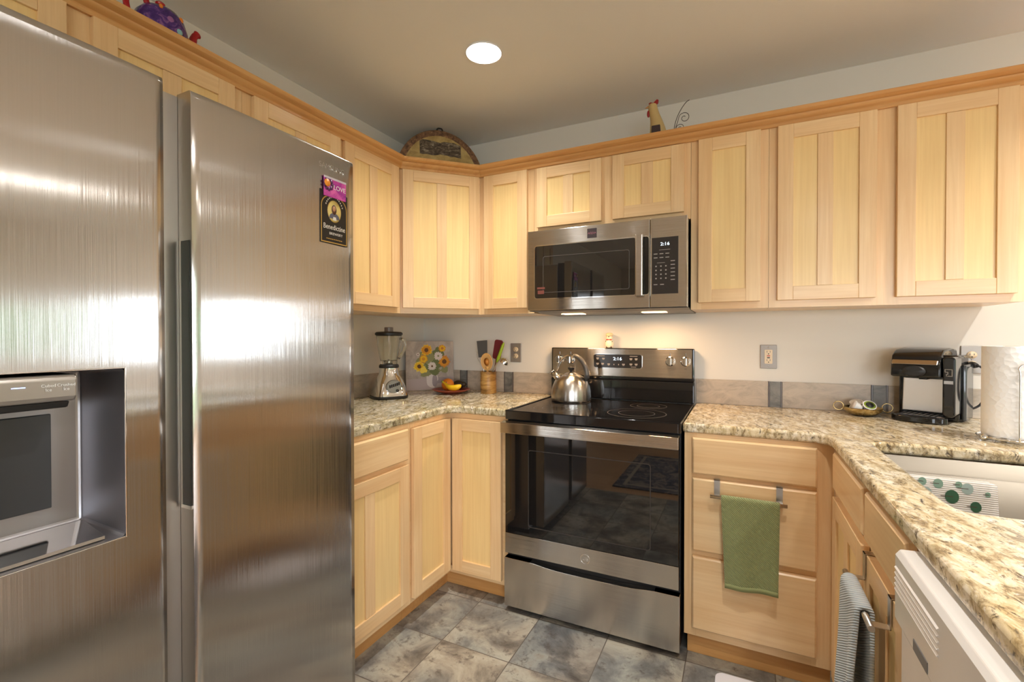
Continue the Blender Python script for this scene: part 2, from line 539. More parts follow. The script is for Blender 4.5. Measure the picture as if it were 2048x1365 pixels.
# backsplash: stone tiles with slim slate accents, fixed to the walls
def backsplash(i, x0, x1, acc):
    mb = MB(); cur = x0
    for a0, a1 in acc + [(x1, x1)]:
        if a0 - cur > .01:
            mb.box(cur, a0 - .0015, -.010, 0, .9145, 1.036)
        cur = a1 + .0015
    o = struct('trim_%d' % i, mb, BSPL, bevel=.001)
    for a0, a1 in acc:
        m = MB(); m.box(a0 + .006, a1 - .006, -.0115, 0, .9145, 1.035)
        m2 = MB(); m2.box(a0, a0 + .005, -.012, 0, .9145, 1.036); m2.box(a1 - .005, a1, -.012, 0, .9145, 1.036)
        obj('accent_tile', m, ACCENT, o, label='dark slate accent strip'); obj('accent_liner', m2, plain('liner_grey', lin(104, 96, 92), .3), o)
    return o


backsplash(1, .012, .932, [(.292, .345), (.607, .668)])
backsplash(2, 1.700, 2.800, [(2.022, 2.078), (2.420, 2.478)])
b = MB(); b.box(0, .010, -1.44, -.012, .9145, 1.040); struct('trim_3', b, BSPL, bevel=.001)

# ------------------------------------------------------------------ cabinets
ST = .056                         # stile width


def door(parent, name, x0, x1, z0, z1, yf, center=True):
    """shaker door: frame, flat panel, centre stile; yf = front face of the cabinet frame (local -y is the front)"""
    a, bk = yf - .0205, yf - .0015
    m = MB()
    m.box(x0, x0 + ST, a, bk, z0, z1, 0); m.box(x1 - ST, x1, a, bk, z0, z1, 0)
    m.box(x0 + ST, x1 - ST, a, bk, z0, z0 + ST, 1); m.box(x0 + ST, x1 - ST, a, bk, z1 - ST, z1, 1)
    d = obj(name, m, [WV, WH], parent, bevel=.0016)
    p = MB(); p.box(x0 + ST - .004, x1 - ST + .004, a + .008, a + .013, z0 + ST - .004, z1 - ST + .004)
    obj('panel', p, WP, d)
    if center:
        c = (x0 + x1) / 2; q = MB(); q.box(c - .026, c + .026, a + .0025, a + .0078, z0 + ST + .0005, z1 - ST - .0005)
        obj('center_stile', q, WV, d, bevel=.001)
    return d


def drawer(parent, x0, x1, z0, z1, yf, name='drawer_front'):
    a, bk = yf - .0205, yf - .0015; e = .006; m = MB()
    r0 = [(x0, bk, z0), (x1, bk, z0), (x1, bk, z1), (x0, bk, z1)]
    r1 = [(x, a + .005, z) for x, _, z in r0]
    r2_ = [(x0 + e, a, z0 + e), (x1 - e, a, z0 + e), (x1 - e, a, z1 - e), (x0 + e, a, z1 - e)]
    rs = [[m.b.verts.new(p) for p in r] for r in (r0, r1, r2_)]
    m.b.faces.new(rs[0]); m.b.faces.new(rs[2])
    for A, B in zip(rs, rs[1:]):
        for i in range(4): m.b.faces.new((A[i], A[(i + 1) % 4], B[(i + 1) % 4], B[i]))
    return obj(name, m, WH, parent, bevel=.0012)


def face_frame(parent, w0, w1, z0, z1, yf, cols, rails):
    """cols: x ranges of openings; rails per column: z ranges of openings"""
    m = MB(); cur = w0; t = .019
    for (a, c), rr in zip(cols, rails):
        m.box(cur, a, yf, yf + t, z0, z1, 0); cur = c
        zc = z0
        for r0, r1 in rr:
            m.box(a, c, yf + .0002, yf + t, zc, r0, 1); zc = r1
        m.box(a, c, yf + .0002, yf + t, zc, z1, 1)
    m.box(cur, w1, yf, yf + t, z0, z1, 0)
    return obj('face_frame', m, [WV, WH], parent)


def carcass(parent, w0, w1, z0, z1, yf, yb=-.004):
    m = MB(); m.box(w0, w1, yf + .0195, yb, z0, z1)
    return obj('carcass', m, WV, parent)


UZ0, UZ1 = 1.372, 2.150           # upper cabinets


def upper(label, x0, x1, z0, doors, loc=(0, 0, 0), rot=0, depth=.305, wide_light=True):
    """doors: (x0, x1, z0, z1, centre stile)"""
    t = thing('wall_cabinet', label, 'cabinet', loc, (0, 0, rot))
    yf = -depth
    carcass(t, x0, x1, z0, UZ1, yf)
    cols = [(d[0] + .012, d[1] - .012) for d in doors]
    face_frame(t, x0, x1, z0, UZ1, yf, cols, [[(d[2] + .012, d[3] - .012)] for d in doors])
    for d in doors: door(t, 'door', d[0], d[1], d[2], d[3], yf, d[4])
    return t


DZ0, DZ1 = 1.401, 2.120
# back wall run
upper('narrow maple wall cabinet between the angled corner cabinet and the microwave', .6105, .9345, UZ0, [(.644, .900, DZ0, DZ1, False)])
upper('low two-door maple wall cabinet above the microwave', .9355, 1.6985, 1.7805, [(.955, 1.293, 1.812, 2.116, True), (1.347, 1.671, 1.812, 2.116, True)])
upper('narrow single-door maple wall cabinet right beside the microwave over the red-buttoned outlet', 1.6995, 2.0055, UZ0, [(1.731, 1.975, DZ0, DZ1, False)])
upper('wide two-door maple wall cabinet above the black coffee maker', 2.0065, 2.787, UZ0, [(2.037, 2.3685, DZ0, DZ1, True), (2.430, 2.765, DZ0, DZ1, True)])
# left wall run (local x = world y)
t = upper('two-door maple wall cabinet on the left wall above the blender', -1.470, -.6115, UZ0,
          [(-1.436, -1.031, DZ0, DZ1, True), (-1.005, -.640, DZ0, DZ1, True)], rot=PI / 2)
t = upper('two-door maple wall cabinet above the refrigerator', -2.40, -1.471, 1.835,
          [(-2.345, -1.957, 1.862, DZ1, True), (-1.902, -1.507, 1.862, DZ1, True)], rot=PI / 2)
# diagonal corner unit: five-sided box
t = thing('wall_cabinet', 'angled corner maple wall cabinet under the half-round sign', 'cabinet', (0, 0, 0))
m = MB(); m.prism([(.004, -.004), (.004, -.610), (.2915, -.610), (.610, -.2915), (.610, -.004)], 'z', UZ0, UZ1)
obj('carcass', m, WV, t)
dg_c = Vector((.4575, -.4575, 0)); ex = Vector((1, 1, 0)).normalized(); nrm = Vector((1, -1, 0)).normalized()
sub = bpy.data.objects.new('corner_front', None)
hw = .2155
# front pieces are built in a local frame and turned 45 degrees
def diag(o): o.location = (.4575, -.4575, 0); o.rotation_euler = (0, 0, PI / 4); return o
m = MB(); yf = -.0004
for a, c, z0, z1, mt in ((-hw, -.197, UZ0, UZ1, 0), (.197, hw, UZ0, UZ1, 0), (-.197, .197, UZ0, DZ0 + .012, 1), (-.197, .197, DZ1 - .012, UZ1, 1)):
    m.box(a, c, yf, yf + .018, z0, z1, mt)
diag(obj('face_frame', m, [WV, WH], t))
diag(door(t, 'door', -.205, .205, DZ0, DZ1, yf, True))
bpy.data.objects.remove(sub)


# crown moulding: one profile swept along the whole run
def crown():
    prof = [(0, 0), (.010, 0), (.012, .004), (.012, .011), (.008, .0125), (.010, .016), (.017, .021), (.024, .028), (.026, .033), (.022, .0345), (.026, .037), (.034, .040), (.040, .044), (.043, .049), (.045, .0525), (.045, .056), (0, .056)]
    z = 2.1225
    path = [(.3055, -2.42), (.3055, -.6108), (.6108, -.3055), (2.7885, -.3055), (2.7885, -.004)]
    m = MB(); rings = []
    P = [Vector(p) for p in path]; n = len(P)
    nor = []
    for i in range(n - 1):
        d = (P[i + 1] - P[i]).normalized(); nor.append(Vector((d.y, -d.x)))
    for i in range(n):
        if i == 0: o, k = nor[0], 1
        elif i == n - 1: o, k = nor[-1], 1
        else:
            o = (nor[i - 1] + nor[i]).normalized(); k = 1 / max(.3, o.dot(nor[i]))
        rings.append([m.b.verts.new((P[i].x + o.x * (d_ + .0003) * k, P[i].y + o.y * (d_ + .0003) * k, z + h)) for d_, h in prof])
    for i in range(n - 1):
        A, B = rings[i], rings[i + 1]; mt = 1 if abs(path[i][0] - path[i + 1][0]) < .01 else 0
        for j in range(len(prof)):
            f = m.b.faces.new((A[j], A[(j + 1) % len(prof)], B[(j + 1) % len(prof)], B[j])); f.material_index = mt
    m.b.faces.new(rings[0]); m.b.faces.new(rings[-1])
    return tag(obj('crown_molding', m, [CROWN, CROWNY], smooth=24), 'honey-brown stepped crown moulding running along the tops of the wall cabinets', 'moulding')


crown()

# base cabinets -------------------------------------------------
BZ0, BZ1 = .085, .8765


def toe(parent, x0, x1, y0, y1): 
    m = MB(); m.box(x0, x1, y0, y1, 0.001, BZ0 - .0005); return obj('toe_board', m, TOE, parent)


# left: drawer over door, between the fridge and the corner unit (local x = world y)
t = thing('base_cabinet', 'maple base cabinet with one drawer over one door beside the refrigerator', 'cabinet', (0, 0, 0), (0, 0, PI / 2))
carcass(t, -1.44, -.9235, BZ0, BZ1, -.61)
face_frame(t, -1.44, -.9235, BZ0, BZ1, -.61, [(-1.40, -.965)], [[(.131, .693), (.735, .845)]])
drawer(t, -1.415, -.953, .724, .857, -.61); door(t, 'door', -1.415, -.953, .119, .705, -.61, True)
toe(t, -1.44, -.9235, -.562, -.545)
# corner: two-leaf unit in the inside corner
t = thing('base_cabinet', 'inside-corner maple base cabinet with two doors meeting at a right angle', 'cabinet', (0, 0, 0))
m = MB(); m.prism([(.004, -.004), (.004, -.922), (.590, -.922), (.590, -.590), (.931, -.590), (.931, -.004)], 'z', BZ0, BZ1); obj('carcass', m, WV, t)
m = MB(); m.box(.5905, .609, -.922, -.61, BZ0, .118); m.box(.5905, .609, -.922, -.61, .842, BZ1)
m.box(.5905, .931, -.609, -.5905, BZ0, .118); m.box(.5905, .931, -.609, -.5905, .842, BZ1); m.box(.903, .931, -.6095, -.5905, BZ0, BZ1); m.box(.5905, .6095, -.922, -.905, BZ0, BZ1)
obj('face_frame', m, WH, t)
d = door(t, 'door', -.917, -.633, .108, .852, -.61, False); d.rotation_euler = (0, 0, PI / 2)
door(t, 'door', .636, .904, .108, .852, -.61, False)
m = MB(); m.box(.545, .562, -.922, -.545, .001, BZ0 - .0005); m.box(.562, .931, -.562, -.545, .001, BZ0 - .0005); obj('toe_board', m, TOE, t)
# right of the range: three drawers
t = thing('base_cabinet', 'three-drawer maple base cabinet right of the range with a green towel hanging on it', 'cabinet', (0, 0, 0))
carcass(t, 1.705, 2.172, BZ0, BZ1, -.61)
face_frame(t, 1.705, 2.195, BZ0, BZ1, -.61, [(1.75, 2.13)], [[(.135, .39), (.44, .69), (.735, .845)]])
for z0, z1 in ((.121, .402), (.425, .706), (.722, .861)): drawer(t, 1.735, 2.143, z0, z1, -.61)
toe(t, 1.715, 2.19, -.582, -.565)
# right run: sink cabinet (local x = -world y, local -y = world -x); frame face at world x = 2.195
XR = 2.80
t = thing('sink_cabinet', 'maple sink base cabinet with two false drawer fronts and a blue towel on its door', 'cabinet', (XR, 0, 0), (0, 0, -PI / 2))
yf = -(XR - 2.1955)
m = MB(); m.box(.612, 1.492, yf + .0195, yf + .04, BZ0, BZ1); m.box(.612, .63, yf + .04, -.02, BZ0, BZ1); m.box(1.474, 1.492, yf + .04, -.02, BZ0, BZ1); m.box(.63, 1.474, -.04, -.02, BZ0, BZ1); m.box(.63, 1.474, yf + .04, -.04, BZ0, BZ0 + .02)
obj('carcass', m, WV, t)
face_frame(t, .612, 1.492, BZ0, BZ1, yf, [(.715, 1.09), (1.145, 1.44)], [[(.14, .70), (.76, .85)], [(.14, .70), (.76, .85)]])
for a, c in ((.700, 1.104), (1.134, 1.452)):
    drawer(t, a, c, .748, .868, yf, 'false_front'); door(t, 'door', a, c, .121, .722, yf, True)
toe(t, .612, 1.492, yf + .03, yf + .047)

# worktops -------------------------------------------------
CT0, CT1 = .8785, .9140
arc = [(.690 - .065 * math.sin(R(a)), -.690 + .065 * math.cos(R(a))) for a in (0, 22.5, 45, 67.5, 90)]
b = MB(); b.slab([(.003, -.003), (.9325, -.003), (.9325, -.625)] + arc + [(.625, -1.444), (.003, -1.444)], [], CT0, CT1)
bmesh.ops.remove_doubles(b.b, verts=b.b.verts[:], dist=1e-5)
tag(obj('countertop', b, GRANITE_G, bevel=.009, seg=3, smooth=40), 'speckled green-grey granite worktop under the blender and the fruit plate', 'worktop')
hole = rounded(2.277, 2.715, -1.36, -.70, .035)
arc = [(2.115 + .06 * math.sin(R(a)), -.685 + .06 * math.cos(R(a))) for a in (0, 30, 60, 90)]
b = MB(); b.slab([(1.699, -.003), (1.699, -.625)] + [(2.175, -2.6)][:0] + arc + [(2.175, -2.13), (2.86, -2.13), (2.86, -.003)], [hole], CT0, CT1)
bmesh.ops.remove_doubles(b.b, verts=b.b.verts[:], dist=1e-5)
tag(obj('countertop', b, GRANITE_Y, bevel=.009, seg=3, smooth=40), 'golden cream granite worktop with the sink cut into it', 'worktop')

# ------------------------------------------------------------------ refrigerator
FR = thing('refrigerator', 'stainless steel side-by-side refrigerator with water and ice dispenser', 'refrigerator', (0, 0, 0))
m = MB(); m.box(.04, .705, -2.355, -1.452, .03, 1.775); obj('case', m, STEEL_FS, FR, bevel=.004)
m = MB(); m.box(.706, .757, -2.052, -1.46, .06, 1.785); m.box(.706, .757, -2.35, -2.284, .06, 1.785); m.box(.706, .757, -2.284, -2.052, .06, .852); m.box(.706, .757, -2.284, -2.052, 1.200, 1.785); obj('gasket', m, DARK, FR)
m = MB(); m.box(.60, .704, -2.34, -1.465, .0, .029); obj('kick_grille', m, BLACKM, FR)


def fridge_door(y0, y1, hole=None):
    """curved steel skin in world coordinates, front about x = .808"""
    zs = [.065 + (1.7955 - .065) * k / 40 for k in range(41)]
    ys = [y0 + (y1 - y0) * k / 24 for k in range(25)]
    if hole:
        hy0, hy1, hz0, hz1 = hole
        ys = sorted(set([y for y in ys if min(abs(y - hy0), abs(y - hy1)) > .006] + [hy0, hy1]))
        zs = sorted(set([z for z in zs if min(abs(z - hz0), abs(z - hz1)) > .012] + [hz0, hz1]))
    zs = sorted(set(zs + [1.7955 - d for d in (.0005, .0015, .003, .006, .010, .014)]))
    def X(y, z):
        u = (y - (y0 + y1) / 2) / ((y1 - y0) / 2); tz = max(0, 1 - (1.7955 - z) / .014)
        return .8095 + .0045 * (1 - abs(u) ** 3) - .005 * (1 - math.sqrt(max(0, 1 - tz * tz)))
    rows = [[(X(y, z), y, z) for y in ys] for z in zs]
    m = MB()
    sk = None
    if hole:
        def sk(i, j): return zs[i] >= hz0 - 1e-6 and zs[i + 1] <= hz1 + 1e-6 and ys[j] >= hy0 - 1e-6 and ys[j + 1] <= hy1 + 1e-6
    V = m.grid(rows, 0, True, sk)
    # sides and top down to the door back
    def skirt(line, mat):
        bk = [m.b.verts.new((.758, v.co.y, v.co.z)) for v in line]
        for i in range(len(line) - 1):
            f = m.b.faces.new((line[i], line[i + 1], bk[i + 1], bk[i])); f.material_index = mat
    skirt([r[0] for r in V], 1); skirt([r[-1] for r in V], 1); skirt(V[-1], 1); skirt(V[0], 1)
    if hole:
        i0, i1 = zs.index(hz0), zs.index(hz1); j0, j1 = ys.index(hy0), ys.index(hy1)
        return m, X
    return m, X


# right (fresh-food) door; its left side carries the grip pocket
m, XF = fridge_door(-1.930, -1.450)
fd = obj('fridge_door', m, [STEEL_F, STEEL_FS], FR)
m = MB(); m.box(.772, .8035, -1.9318, -1.9302, .876, 1.466); obj('grip_pocket', m, BLACK, fd)
m = MB(); m.box(.770, .806, -1.934, -1.930, .868, .876); obj('grip_lip', m, CHROME, fd)
text('brand_lettering', 'SAMSUNG', .022, CHROME, fd, (.8125, -1.537, 1.748), FACEX, .0012, sx=.95)
# left (freezer) door with the dispenser niche
HY0, HY1, HZ0, HZ1 = -2.275, -2.060, .861, 1.190
m, XF2 = fridge_door(-2.352, -1.985, (HY0, HY1, HZ0, HZ1))
fz = obj('freezer_door', m, [STEEL_F, STEEL_FS], FR)
m = MB(); m.box(.758, .7605, -1.985, -1.9305, .065, 1.790); obj('door_valley', m, STEEL_FS, fz)
DISP = steel('dispenser_steel', (.36, .35, .37, 1), .40, .3, (0, 0, 1))
m = MB(); xb = .712; bi = .030
F = [(.8135, HY0, HZ0), (.8135, HY1, HZ0), (.8135, HY1, HZ1), (.8135, HY0, HZ1)]
B = [(xb, HY0 + bi, HZ0 + .026), (xb, HY1 - bi, HZ0 + .026), (xb, HY1 - bi, HZ1 - .006), (xb, HY0 + bi, HZ1 - .006)]
fv = [m.b.verts.new(p) for p in F]; bv = [m.b.verts.new(p) for p in B]
m.b.faces.new(bv)
for i in range(4): m.b.faces.new((fv[i], fv[(i + 1) % 4], bv[(i + 1) % 4], bv[i]))
nic = obj('dispenser_niche', m, DISP, fz, bevel=.006, seg=3)
m = MB()
for (y0, y1, z0, z1) in ((HY0 - .003, HY0, HZ0 - .003, HZ1 + .003), (HY1, HY1 + .003, HZ0 - .003, HZ1 + .003), (HY0, HY1, HZ0 - .003, HZ0), (HY0, HY1, HZ1, HZ1 + .003)):
    m.box(.806, .8155, y0, y1, z0, z1)
obj('niche_rim', m, CHROME, fz, bevel=.001)
m = MB(); m.box(.712, .7165, -2.225, -2.134, .925, 1.105); obj('dispenser_paddle', m, plain('paddle_grey', (.05, .055, .065, 1), .3), fz, bevel=.002)
m = MB(); m.prism([(.722, HZ0 + .021), (.806, HZ0 + .004), (.806, HZ0 + .010), (.722, HZ0 + .027)], 'y', HY0 + .03, HY1 - .03); obj('drip_tray', m, CHROME, fz)
m = MB(); m.prism([(.718, 1.185), (.812, 1.185), (.818, 1.178), (.816, 1.146), (.808, 1.137), (.718, 1.130)], 'y', -2.270, -2.133)
cp = obj('dispenser_panel', m, STEEL_FS, fz, bevel=.003, seg=3)
m = MB(); m.prism([(.722, 1.131), (.806, 1.1365), (.798, 1.124), (.728, 1.120)], 'y', -2.262, -2.139); obj('spout_housing', m, BLACKM, fz, bevel=.003)
text('panel_lettering', 'Crushed\nIce', .0074, WHITE, cp, (.8184, -2.149, 1.163), FACEX)
text('panel_lettering', 'Cubed\nIce', .0074, WHITE, cp, (.8184, -2.173, 1.163), FACEX)
m = MB(); m.box(.8168, .8178, -2.219, -2.202, 1.1655, 1.167); obj('indicator_light', m, glow('blue_light', (.35, .5, 1, 1), 3), cp)

# magnets on the fridge door
MAGX = XF(-1.53, 1.6) + .0008
mg = thing('fridge_magnet', 'small purple and pink magnet reading LOVE on the refrigerator door', 'magnet', (MAGX + .0022, -1.5295, 1.690))
MAGROT = FACEX
t_ = NT('love_print'); n = t_.noise(t_.coords(scale=(18, 18, 18)), 1, 4, .6, .4)
t_.base(t_.ramp(n, [(.35, lin(120, 40, 140)), (.5, lin(196, 70, 168)), (.62, lin(230, 110, 190))])); t_.set(Roughness=.25)
m = MB(); m.box(0, .003, -.042, .042, -.029, .029); obj('magnet_body', m, t_.m, mg, bevel=.0008)
m = MB(); m.prism([(-.042, .023), (.042, .023), (.042, .029), (-.042, .029)], 'x', .003, .0036); obj('top_strip', m, plain('clear_edge', lin(214, 206, 220), .15), mg)
text('magnet_lettering', 'LOVE', .019, WHITE, mg, (.0032, .016, .002), MAGROT, .0002)
m = MB()
m.lathe([(.0001, .0033), (.011, .0033), (.011, .0038), (.0001, .0038)], (0, -.030, .010), 20, 0, axis='x')
for k in range(9):
    a = 2 * PI * k / 9; m.lathe([(.0001, .0031), (.006, .0031), (.006, .0034), (.0001, .0034)], (0, -.026 + .014 * math.cos(a), .006 + .014 * math.sin(a)), 12, 1, axis='x')
obj('painted_flower', m, [plain('flower_orange', lin(240, 150, 40), .4), plain('flower_plum', lin(92, 30, 96), .4)], mg)
mb_ = thing('fridge_magnet', 'tall black and gold bottle-label magnet with a small portrait on the refrigerator door', 'magnet', (MAGX, -1.531, 1.600))
m = MB()
def arch(w, h0, h1, r, n=8):
    pts = [(-w, h0), (w, h0)]
    for k in range(n + 1):
        a = R(90 * k / n); pts.append((w - r + r * math.cos(a), h1 - r + r * math.sin(a)))
    for k in range(n + 1):
        a = R(90 + 90 * k / n); pts.append((-w + r + r * math.cos(a), h1 - r + r * math.sin(a)))
    return pts
GOLD = plain('label_gold', lin(190, 150, 70), .4)
INK = plain('label_black', lin(26, 22, 20), .35)
m.box(0, .0018, -.052, .052, -.075, .078); obj('magnet_body', m, INK, mb_, bevel=.0006)
m = MB()
m.prism(arch(.049, -.0725, .066, .035), 'x', .0018, .0020, 0); m.prism(arch(.046, -.0695, .063, .032), 'x', .0020, .0021, 1)
m.lathe([(.0001, .0021), (.026, .0021), (.026, .0022), (.0001, .0022)], (0, 0, .022), 28, 0, axis='x', sy=1.25)
m.lathe([(.0001, .0022), (.0245, .0022), (.0245, .0023), (.0001, .0023)], (0, 0, .022), 28, 2, axis='x', sy=1.25)
m.prism([(-.020, .000), (.020, .000), (.017, .010), (.009, .016), (-.009, .016), (-.017, .010)], 'x', .0023, .0024, 3)
m.lathe([(.0001, .0023), (.0095, .0023), (.0095, .0025), (.0001, .0025)], (0, -.001, .027), 16, 4, axis='x', sy=1.5)
m.lathe([(.0001, .0025), (.0058, .0025), (.0058, .0026), (.0001, .0026)], (0, -.001, .030), 14, 5, axis='x', sy=1.35)
m.prism([(-.006, -.004), (.008, -.004), (.006, .006), (-.004, .006)], 'x', .0024, .0025, 6)
for k in range(13):
    a = R(25 + 130 * k / 12); cy, cz = .034 * math.cos(a), .022 + .042 * math.sin(a)
    m.box(.0021, .0023, -cy - .0016, -cy + .0016, cz - .0022, cz + .0022, 6)
for k in range(9): m.box(.0021, .0023, -.030 + k * .0068, -.025 + k * .0068, -.062, -.0595, 0)
obj('label_print', m, [GOLD, INK, lin and plain('portrait_ground', lin(222, 200, 120), .5), plain('portrait_robe', lin(92, 92, 108), .6), plain('portrait_hair', lin(92, 56, 36), .6), plain('portrait_skin', lin(200, 150, 112), .6), plain('label_white', lin(226, 222, 214), .5)], mb_)
text('label_lettering', 'Benedictine', .0215, plain('lettering_white', lin(232, 228, 220), .4), mb_, (.0024, 0, -.026), MAGROT, .0002, sx=.82)
text('label_lettering', 'BREWERY', .0105, plain('lettering_white2', lin(226, 222, 214), .4), mb_, (.0024, .006, -.045), MAGROT, .0002, sx=1.1)

# ------------------------------------------------------------------ range
RX0, RX1 = .9362, 1.6948
RG = thing('electric_range', 'stainless steel electric range with a black glass oven door', 'range', (0, 0, 0))
m = MB(); m.box(RX0 + .002, RX1 - .002, -.622, -.012, .030, .874); obj('body', m, BLACKM, RG)
for x in (RX0 + .05, RX1 - .05):
    m = MB(); m.lathe([(.018, 0), (.018, .012), (.008, .014), (.008, .0298)], (x, -.58, 0), 14); obj('foot', m, BLACKM, RG)
m = MB(); m.slab(rounded(RX0 - .001, RX1 + .001, -.652, -.070, .012), [], .8755, .9125)
ck = obj('cooktop', m, BLACK, RG, bevel=.007, seg=3, smooth=40)
m = MB()
for (x0, x1, y0, y1) in ((RX0, RX1, -.650, -.634), (RX0, RX0 + .014, -.634, -.085), (RX1 - .014, RX1, -.634, -.085)): m.box(x0, x1, y0, y1, .9120, .9160)
obj('cooktop_rim', m, BLACK, ck, bevel=.0018)
for cx, cy, r in ((1.12, -.22, .085), (1.12, -.48, .105), (1.50, -.22, .085), (1.49, -.46, .125)):
    m = MB()
    for q in (r, r * .62): m.lathe([(q - .0012, .9127), (q + .0012, .9127), (q + .0012, .9129), (q - .0012, .9129)], (cx, cy, 0), 48, cap=False)
    obj('burner_ring', m, plain('ring_grey', lin(92, 84, 78), .3), ck)
# backguard
m = MB(); m.box(RX0, RX1, -.066, -.012, .9135, 1.0200); m.box(RX0, RX1, -.060, -.012, 1.020, 1.1885); bgd = obj('backguard', m, BLACK, RG, bevel=.005, seg=2)
m = MB(); m.prism([(-.0655, 1.040), (-.0605, 1.1835), (-.0560, 1.1865), (-.0560, 1.036), (-.0645, 1.036)], 'x', RX0 + .008, RX1 - .010)
for x in (.986, 1.050, 1.581, 1.655): m.box(x - .0008, x + .0008, -.0665, -.0610, 1.150, 1.166, 1); m.box(x - .006, x + .006, -.0668, -.0630, 1.087, 1.0882, 1)
bp = obj('control_fascia', m, [STEEL_R, DARK], RG)
m = MB(); m.prism(rounded(1.184, 1.440, 1.083, 1.155, .012), 'y', -.0668, -.0610); 
for x, z in ((1.205, 1.132), (1.237, 1.131), (1.205, 1.103), (1.233, 1.103), (1.266, 1.101), (1.345, 1.101), (1.384, 1.131), (1.411, 1.131), (1.384, 1.103), (1.411, 1.103)):
    m.box(x - .007, x + .007, -.0672, -.0667, z - .0012, z + .0045, 1); m.box(x - .005, x + .005, -.0672, -.0667, z - .0055, z - .003, 1)
for x in (1.294, 1.319): m.box(x - .002, x + .002, -.0672, -.0667, 1.098, 1.104, 1)
m.box(1.198, 1.244, -.0672, -.0667, 1.145, 1.1475, 1); m.box(1.378, 1.418, -.0672, -.0667, 1.145, 1.1475, 1); m.box(1.384, 1.411, -.0672, -.0667, 1.089, 1.091, 1)
dsp = obj('display_panel', m, [plain('display_black', (.018, .017, .018, 1), .12), PRINT], bp)
m = MB(); m.prism(rounded(1.182, 1.442, 1.081, 1.157, .013), 'y', -.0662, -.0606); obj('display_bezel', m, CHROME, bp)
text('clock_digits', '2:16', .024, DIGIT, dsp, (1.313, -.0670, 1.131), FRONT, .0002, sx=1.15)
for x in (.986, 1.050, 1.581, 1.655):
    m = MB(); m.lathe([(.024, 0), (.024, -.004), (.0205, -.006), (.0195, -.024), (.017, -.027), (.0001, -.027)], (x, -.064, 1.124), 28, axis='y'); k = obj('knob', m, CHROME, bp, smooth=40)
    m = MB(); m.box(x - .0075, x + .0075, -.0955, -.088, 1.103, 1.145); obj('knob_grip', m, CHROME, k, bevel=.003)
# oven door
m = MB(); m.box(RX0 + .004, RX1 - .004, -.655, -.6235, .269, .868); od = obj('oven_door', m, BLACK, RG, bevel=.003)
m = MB(); m.box(RX0 + .006, RX1 - .006, -.6585, -.6553, .362, .832); obj('oven_glass', m, OVGLASS, od, bevel=.001)
m = MB(); m.box(RX0 + .005, RX1 - .005, -.6595, -.6553, .2695, .3605); dp = obj('door_trim', m, STEEL_R, od, bevel=.0012)
m = MB(); X0, X1, Z0, Z1 = 1.055, 1.585, .402, .748
wo, wi = rounded(X0, X1, Z0, Z1, .012, 4), rounded(X0 + .004, X1 - .004, Z0 + .004, Z1 - .004, .009, 4)
for i in range(len(wo)):
    j = (i + 1) % len(wo); m.prism([wo[i], wo[j], wi[j], wi[i]], 'y', -.6590, -.6584)
obj('window_outline', m, plain('window_line', lin(62, 58, 56), .2), od)
m = MB(); m.lathe([(.0205, -.6596), (.0205, -.6608), (.0185, -.6608), (.0185, -.6596)], (1.318, 0, .315), 32, axis='y', cap=False); obj('emblem_ring', m, CHROME, dp)
text('emblem_letters', 'GE', .021, CHROME, dp, (1.318, -.6602, .315), FRONT, .0004)
m = MB(); m.box(RX0 + .001, RX1 - .003, -.7005, -.680, .822, .868); m.prism([(-.700, .868), (-.660, .872), (-.660, .868), (-.682, .862)], 'x', RX0 + .001, RX1 - .003)
hd = obj('oven_handle', m, STEEL_R, od, bevel=.003, seg=3)
for x in (RX0 + .03, RX1 - .03):
    m = MB(); m.box(x - .022, x + .022, -.6802, -.6552, .836, .862); obj('handle_post', m, STEEL_R, hd, bevel=.003)
# storage drawer with a dished top edge
m = MB(); pts = [(RX0, .026), (RX1 - .001, .026), (RX1 - .001, .246)]
for k in range(1, 24):
    u = k / 24; q = max(0, 1 - (abs(u - .48) / .33) ** 4) if abs(u - .48) < .33 else 0
    pts.append((RX1 - .001 - (RX1 - RX0) * u, .246 - .012 * q))
pts.append((RX0, .246))
m.prism(pts, 'y', -.658, -.6235); obj('storage_drawer', m, STEEL_R, RG, bevel=.002)

# kettle on the back left burner
KT = thing('tea_kettle', 'brushed steel whistling tea kettle with an arched handle on the cooktop', 'kettle', (1.100, -.200, .9132))
m = MB(); m.lathe([(.100, 0), (.104, .003), (.1045, .010), (.1045, .030), (.1025, .055), (.097, .080), (.086, .104), (.068, .124), (.046, .137), (.038, .140)], seg=48)
obj('kettle_body', m, STEEL_K, KT, smooth=60)
m = MB(); m.lathe([(.040, .1375), (.038, .141), (.030, .146), (.014, .150), (.0001, .151)], seg=32); ld = obj('lid', m, STEEL_K, KT, smooth=60)
m = MB(); m.lathe([(.006, .150), (.006, .157), (.016, .165), (.018, .174), (.010, .180), (.0001, .180)], seg=20); obj('lid_knob', m, BLACKM, ld, smooth=60)
m = MB(); m.tube([(-.060, -.01, .112), (-.080, -.012, .128), (-.098, -.014, .146)], [.019, .017, .0155], 16); sp = obj('spout', m, STEEL_K, KT)
m = MB(); m.lathe([(.0001, 0), (.0165, 0), (.0165, .006), (.0001, .007)], seg=18); o = obj('spout_cap', m, CHROME, sp, (-.0985, -.0141, .1465), (0, R(-44), 0))
hp = []
for k in range(17):
    a = R(170 - 178 * k / 16); hp.append((.082 * math.cos(a) + .002, 0, .135 + .103 * max(math.sin(a), -.4)))
m = MB(); m.tube(hp, [.0065 + .0035 * min(1, max(0, (k - 7) / 4)) for k in range(17)], 12); hd = obj('handle', m, [CHROME], KT)
